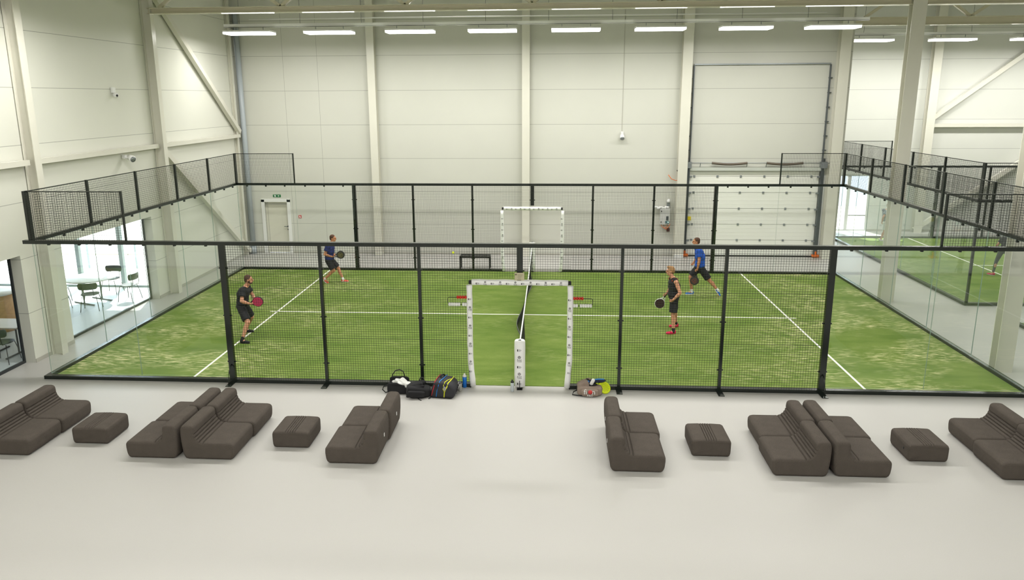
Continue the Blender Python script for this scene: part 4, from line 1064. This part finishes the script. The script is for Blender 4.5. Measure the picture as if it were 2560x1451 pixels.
figure('person in dark blue t-shirt and black shorts lunging by the far left fence', dict(pelvis=(-6.43, 8.3, .77), chest=(-6.41, 8.3, 1.03), neck=(-6.37, 8.3, 1.26), head=(-6.275, 8.3, 1.45),
    shR=(-6.41, 8.12, 1.20), shL=(-6.38, 8.48, 1.20), elR=(-6.49, 8.04, .98), haR=(-6.31, 8.19, .875), elL=(-6.38, 8.50, .96), haL=(-6.25, 8.28, .90),
    hipR=(-6.43, 8.21, .73), hipL=(-6.42, 8.39, .73), kneeR=(-6.28, 8.18, .43), kneeL=(-6.20, 8.42, .45), ankR=(-6.60, 8.21, .13), ankL=(-6.04, 8.36, .10), toeR=(-6.50, 8.2, .02), toeL=(-5.9, 8.34, .02), gripR=(.5, .8, 0), gripL=(.4, -.9, 0)),
    (1, -.1), M_HAIRB, skin=M_SKIN2, top=('tee', C('navy_tee', 28, 42, 104)), bottom=('shorts', C('black_shorts', 22, 22, 28)), shoe=C('coral_shoe', 226, 96, 76), sole=C('white_sole', 232, 230, 226), sock=C('white_sock', 235, 235, 232))
racket('black padel racket with yellow emblem held by the player in dark blue', (-6.04, 8.24, .93), (-.95, 0, -.18), (.25, -.95, .2), C('racket_charcoal', 52, 52, 50), M_BLACK, C('racket_yellow', 198, 186, 60))
figure('person in black and orange tank top standing by the net side on the right', dict(pelvis=(3.69, 3.75, .93), chest=(3.69, 3.75, 1.17), neck=(3.645, 3.75, 1.40), head=(3.575, 3.75, 1.565),
    shL=(3.70, 3.57, 1.33), shR=(3.63, 3.93, 1.33), elL=(3.79, 3.47, 1.08), haL=(3.62, 3.52, .87), elR=(3.66, 4.02, 1.09), haR=(3.53, 3.99, .90),
    hipL=(3.69, 3.66, .89), hipR=(3.70, 3.84, .89), kneeL=(3.665, 3.59, .49), kneeR=(3.76, 3.96, .50), ankL=(3.68, 3.53, .10), ankR=(3.84, 4.10, .10), toeL=(3.53, 3.50, .02), toeR=(3.70, 4.07, .02), gripR=(-.7, .5, 0), gripL=(-.6, .7, 0)),
    (-1, .1), M_HAIRL, top=('tank', C('black_tank', 24, 24, 28)), bottom=('shorts', C('black_shorts', 22, 22, 28)), shoe=C('pink_shoe', 222, 36, 84), sole=C('pink_sole', 190, 30, 60), sock=C('black_sock', 24, 24, 26), trim=C('orange_panel', 226, 66, 40), hairtop=1.1)
racket('white-rimmed dark padel racket hanging from the hand of the blond player', (3.385, 3.99, .66), (.55, 0, .83), (-.2, -.97, .1), C('racket_brown', 52, 30, 24), M_WHITE)
figure('person in bright blue shirt striding left near the far right fence', dict(pelvis=(5.03, 7.25, .88), chest=(5.01, 7.25, 1.18), neck=(4.945, 7.25, 1.46), head=(4.875, 7.25, 1.63),
    shL=(4.95, 7.07, 1.38), shR=(4.96, 7.43, 1.38), elL=(4.94, 7.0, 1.09), haL=(4.905, 7.04, .83), elR=(5.0, 7.5, 1.12), haR=(4.86, 7.47, .92),
    hipL=(5.04, 7.16, .84), hipR=(5.0, 7.34, .84), kneeL=(5.29, 7.12, .50), kneeR=(4.78, 7.33, .54), ankL=(5.54, 7.07, .21), ankR=(4.83, 7.30, .11), toeL=(5.60, 7.06, .04), toeR=(4.68, 7.29, .02), gripL=(-.5, .6, 0), gripR=(-.6, -.6, 0)),
    (-1, 0), M_HAIRB, skin=M_SKIN2, top=('tee', C('blue_tee', 24, 84, 190)), bottom=('shorts', C('black_shorts', 22, 22, 28)), shoe=C('blue_shoe', 40, 120, 214), sole=C('white_sole', 232, 230, 226), sock=C('white_sock', 235, 235, 232), k=1.03)
racket('dark grey padel racket with orange emblem hanging beside the striding player', (4.84, 7.03, .50), (.2, 0, .98), (-.2, -.97, 0), C('racket_charcoal', 52, 52, 50), M_BLACK, C('racket_orange', 196, 84, 40))
figure('person in dark top and grey leggings seen from behind on the second court', dict(pelvis=(15.27, 10.0, .87), chest=(15.34, 10.02, 1.10), neck=(15.40, 10.03, 1.32), head=(15.47, 10.05, 1.47),
    shL=(15.23, 10.06, 1.24), shR=(15.55, 9.98, 1.26), elL=(15.13, 10.15, 1.02), haL=(15.2, 10.32, .90), elR=(15.62, 10.12, 1.04), haR=(15.5, 10.34, .95),
    hipL=(15.2, 10.02, .83), hipR=(15.36, 9.98, .83), kneeL=(15.15, 10.12, .47), kneeR=(15.44, 9.94, .47), ankL=(15.09, 10.1, .10), ankR=(15.46, 9.7, .10), toeL=(15.0, 10.2, .02), toeR=(15.5, 9.85, .02)),
    (.3, 1), M_HAIRB, top=('tee', C('charcoal_top', 56, 56, 60)), bottom=('leggings', C('grey_leggings', 60, 64, 58)), shoe=C('pink_shoe', 222, 36, 84), sole=C('white_sole', 232, 230, 226), female=True, k=.93, wd=1.0)
figure('person in grey t-shirt and white shorts half hidden behind the big pillar', dict(pelvis=(14.18, 16.0, .80), chest=(14.16, 16.0, 1.03), neck=(14.18, 16.0, 1.28), head=(14.24, 16.0, 1.44),
    shL=(14.14, 16.16, 1.22), shR=(14.10, 15.84, 1.22), elL=(14.2, 16.24, .98), haL=(14.35, 16.1, .9), elR=(13.96, 15.78, 1.02), haR=(13.95, 15.84, .78),
    hipL=(14.18, 16.09, .77), hipR=(14.16, 15.91, .77), kneeL=(14.32, 16.1, .42), kneeR=(14.12, 15.9, .42), ankL=(14.42, 16.1, .09), ankR=(14.0, 15.9, .09), toeL=(14.55, 16.1, .02), toeR=(14.13, 15.9, .02)),
    (1, 0), mat('hair_grey', rgb(150, 132, 118), .8), top=('tee', C('grey_tee', 104, 112, 124)), bottom=('shorts', C('white_shorts', 222, 222, 224)), shoe=C('white_shoe', 225, 225, 225), sole=C('white_sole', 232, 230, 226), k=.93)

# ------------------------------------------------------------------ bags and bottles by the court
def blob(parts, voxel, name, m, parent, smooth=3):
    b = MB()
    for p in parts:
        if p[0] == 's': b.sell(p[1], p[2], Euler(p[3]).to_matrix() if len(p) > 3 else Matrix.Identity(3))
        elif p[0] == 'e': b.ell(p[1], p[2], Euler(p[3]).to_matrix() if len(p) > 3 else None, 16, 10)
        else: b.cone(p[1], p[2], p[3], p[4], 12)
    return put_mesh(remesh(b, voxel, smooth), name, m, parent)
def bottle(label, x, y, z, rad, h, bodym, capm, name='water_bottle'):
    r = empty(name, label, 'bottle', (x, y, z)); MB().lathe([(rad*.9, 0), (rad, .008), (rad, h*.35), (rad*.94, h*.42), (rad, h*.5), (rad, h*.76)], (0, 0, 0), 18).build('bottle_body', bodym, r)
    MB().lathe([(rad, h*.76), (rad*.95, h*.83), (rad*.5, h*.90), (rad*.42, h*.98), (rad*.3, h)], (0, 0, 0), 18).build('cap', capm, r); return r
# open black bag with a white towel
r = empty('gym_bag', 'open black gym bag with handles up, leftmost of the bags on the floor', 'bag', (-2.42, -.42, 0))
blob([('s', (0, -.01, .10), (.23, .12, .10), (0, .06, 0)), ('s', (.0, .09, .20), (.20, .03, .11), (.2, 0, 0)), ('c', (-.2, -.08, .2), (-.02, -.13, .23), .018, .022), ('c', (-.02, -.13, .23), (.17, -.10, .14), .022, .016)], .010, 'bag_body', M_BLACKF, r)
MB().tube([(-.15, .08, .22), (-.14, .09, .34), (-.08, .10, .42), (0, .10, .44), (.07, .10, .41), (.10, .09, .33), (.10, .08, .24)], .011, 7).build('handle', M_BLACK, r)
MB().tube([(-.22, -.04, .16), (-.30, -.06, .14), (-.32, -.08, .08), (-.26, -.08, .02), (-.20, -.06, .03)], .012, 6).build('strap', M_BLACK, r)
r = empty('towel', 'crumpled white towel spilling out of the open black gym bag', 'towel', (-2.36, -.44, .19))
blob([('s', (-.05, 0, .05), (.09, .05, .04), (.3, .3, .5)), ('s', (.04, -.02, .06), (.08, .06, .035), (.2, .5, -.5)), ('s', (.13, -.05, .0), (.06, .05, .06), (.4, .2, .6)), ('e', (-.15, 0, .04), (.05, .04, .03)), ('s', (.0, -.06, .03), (.07, .04, .03), (.5, .1, .2))], .010, 'cloth', M_WHITE, r, 2)
tag(MB().lathe([(.032, 0), (.034, .01), (.034, .19), (.03, .2)], (-2.20, -.66, 0), 14).build('thermos_flask', M_BLACK), 'black thermos flask standing before the open gym bag', 'flask')
# black backpack lying
r = empty('backpack', 'black backpack lying between the gym bag and the racket bag', 'backpack', (-1.99, -.60, 0))
blob([('s', (0, 0, .12), (.24, .14, .10), (0, .14, .2)), ('s', (-.06, .04, .20), (.14, .09, .07), (0, -.2, .2)), ('e', (.06, .10, .25), (.08, .06, .05)), ('c', (-.2, -.08, .2), (.12, -.06, .24), .018, .018)], .010, 'bag_body', M_BLACKF, r)
blob([('s', (-.02, -.14, .10), (.17, .05, .07), (.1, .1, .2))], .010, 'front_pocket', M_BLACKF, r)
MB().tube([(.0, .1, .28), (.02, .12, .34), (.07, .13, .34), (.1, .12, .27)], .012, 6).build('handle', M_BLACK, r)
MB().tube([(.20, .0, .12), (.26, -.02, .08), (.25, -.1, .02), (.22, -.14, .01)], .009, 6).tube([(0, -.15, .03), (.05, -.20, .01), (.09, -.23, .008)], .008, 5).build('strap', M_BLACK, r)
# racket bag
r = empty('racket_bag', 'large black racket bag with red, blue and yellow piping', 'racket bag', (-1.46, -.46, 0), -.12)
def bagsec(t):   # t 0 front bottom .. along y
    return t
P_ = [(-.30, 0), (-.29, .05), (-.235, .22), (-.19, .325), (-.14, .35), (.10, .33), (.16, .30), (.235, .20), (.245, .12), (.20, .0)]
P_ = smooth_poly(resample(P_, 60), 2)
b = MB(); secs = [(-.24, .82, .0), (-.235, .9, 0), (-.20, .98, 0), (-.1, 1.0, 0), (.08, 1.0, 0), (.16, .96, 0), (.20, .88, 0), (.205, .8, 0)]
vs = [(x*s_, y, z*s_) for y, s_, _ in secs for x, z in P_]; n_ = len(P_)
b.add(vs, [(j_*n_+i, j_*n_+(i+1) % n_, (j_+1)*n_+(i+1) % n_, (j_+1)*n_+i) for j_ in range(len(secs)-1) for i in range(n_)]+[tuple(range(n_)), tuple((len(secs)-1)*n_+i for i in range(n_))[::-1]], True)
b.build('bag_body', mat('racket_bag_black', rgb(36, 36, 42), .6, bump=.3, bscale=60), r, fix=True)
def piping(pts, m_, nm, lab, rad=.008): part_label(MB().tube(pts, rad, 6).build(nm, m_, r), lab)
M_YEL = mat('piping_yellow', rgb(222, 226, 40), .5); M_BLU = mat('piping_blue', rgb(40, 130, 214), .5); M_RDP = mat('piping_red', rgb(170, 34, 44), .5)
piping([(-.236, -.236, .04), (-.205, -.240, .16), (-.172, -.236, .26), (-.172, -.205, .325), (-.16, -.10, .347), (-.15, .15, .347)], M_RDP, 'piping', 'red piping', .010)
piping([(-.14, -.243, .03), (-.12, -.243, .16), (-.09, -.240, .27), (-.07, -.208, .342), (-.04, -.1, .350), (-.01, .15, .345)], M_BLU, 'piping', 'blue piping')
piping([(.02, -.243, .03), (.03, -.244, .13), (.08, -.242, .24), (.10, -.215, .318), (.12, -.1, .326), (.13, .14, .318)], M_YEL, 'piping', 'yellow piping', .011)
piping([(.03, -.244, .13), (.0, -.243, .20), (.015, -.241, .27), (.035, -.210, .334), (.07, -.1, .338), (.11, -.02, .332)], M_YEL, 'piping', 'yellow piping')
part_label(MB().add([(.034, -.2445, .14), (.006, -.2445, .20), (.02, -.2445, .262), (.075, -.2445, .235)], [(0, 1, 2, 3)]).build('grey_panel', mat('bag_panel_grey', rgb(150, 150, 154), .5), r), 'light grey panel')
MB().tube([(-.10, -.02, .35), (-.09, .02, .39), (-.06, .06, .39), (-.05, .1, .35)], .014, 6).build('handle', M_BLACK, r)
lg = MB().add([(.214, -.16, .05), (.230, -.16, .12), (.206, .12, .235), (.229, .12, .15)], [(0, 1, 2, 3)])
lg.v = [(x+.02, y, z) for x, y, z in lg.v]; lp = lg.build('logo_strip', M_WHITE, r)
b = MB()
for i in range(5): b.bar((.2475-.002*i, -.15+.055*i, .075+.018*i), (.2525-.003*i, -.12+.055*i, .115+.022*i), .012, .004)
b.build('printed_lettering', M_INK, lp)
for a in (bottle('blue water bottle with white cap beside the left gate pad', -1.13, -.10, .075-.075, .042, .30, mat('bottle_blue', rgb(20, 112, 208), .3), M_WHITE), bottle('grey transparent bottle right of the racket bag', -1.20, -.30, 0, .040, .22, mat('bottle_grey', rgb(170, 168, 162), .25), M_DKGALV), bottle('frosted bottle with black cap left of the near net post', -.145, -.27, 0, .036, .25, mat('bottle_frost', rgb(196, 204, 208), .25), M_BLACK)): pass
# beige backpack with open top
M_BEI = mat('beige_canvas', rgb(140, 124, 112), .85, bump=.4, bscale=80, var=.08, vscale=9)
r = empty('backpack', 'open beige-brown backpack with white and red lettering right of the gate', 'backpack', (1.40, -.34, 0))
blob([('s', (0, 0, .095), (.25, .13, .095)), ('s', (-.12, .03, .17), (.12, .09, .10), (0, -.45, .1)), ('e', (.14, -.01, .12), (.12, .12, .07)), ('c', (-.18, .06, .24), (-.02, .10, .29), .025, .022), ('c', (-.02, .10, .29), (.14, .10, .20), .022, .022)], .010, 'bag_body', M_BEI, r)
blob([('e', (.03, .02, .195), (.13, .07, .03))], .010, 'open_top', M_BLACKF, r)
blob([('s', (0, -.125, .085), (.17, .045, .075), (.12, 0, 0))], .009, 'front_pocket', M_BEI, r)
MB().tube([(-.22, .0, .10), (-.32, -.04, .06), (-.34, -.07, .015), (-.24, -.10, .012), (-.1, -.13, .02)], .011, 6).build('strap', M_BLACK, r)
MB().tube([(-.08, .05, .27), (-.06, .06, .30), (-.02, .06, .29)], .012, 6).build('handle', M_BLACK, r)
lt = []
for tx, x0, m_ in (('fi', -.09, M_WHITE), ('n', .07, M_WHITE)):
    vs, fs = text_verts(tx, .145, .002); lt.append(MB().add([(x0+v.x, -.178+.12*v.y+v.z, .115+v.y) for v in vs], fs).build('printed_lettering', m_, r))
part_label(MB().lathe([(.044, 0), (.044, .006)], (.005, -.186, .115), 14, 'Y').build('red_print', M_SIGNR, r), 'red printed disc')
vs, fs = text_verts('PAD', .06, .002); MB().add([(v.x, -.183+.12*v.y+v.z, .04+v.y) for v in vs], fs).build('printed_lettering', M_WHITE, r)
r = empty('rolled_garment', 'dark blue sports jacket bundled on the open beige backpack', 'clothing', (1.47, -.24, .22))
blob([('e', (0, 0, .02), (.12, .07, .04)), ('e', (.13, .01, .03), (.13, .05, .045)), ('e', (-.08, -.02, 0), (.06, .05, .03))], .010, 'garment', mat('jacket_navy', rgb(22, 34, 66), .6), r)
MB().tube([(.02, -.04, .065), (.1, -.035, .075), (.22, -.02, .07)], .012, 6).ell((-.11, -.05, .02), (.035, .02, .03)).build('light_blue_stripe', mat('light_blue', rgb(70, 150, 224), .5), r)
r = empty('white_bottle', 'short white bottle lying on the open beige backpack', 'bottle', (1.45, -.36, .21)); b = MB().lathe([(.034, -.06), (.036, -.05), (.036, .06), (.02, .08)], (0, 0, 0), 14); q_ = Euler((.3, .35, 0)).to_matrix(); b.v = [tuple(q_ @ Vector(v)+Vector((0, 0, .055))) for v in b.v]; b.build('bottle_body', M_WHITE, r)
racket('fluorescent yellow padel racket leaning at the beige backpack', (1.70, -.27, .115), (-.80, .10, .50), (.30, -.66, .68), mat('racket_fluo', rgb(220, 236, 30), .4), mat('racket_fluo', rgb(220, 236, 30), .4), M_INK)
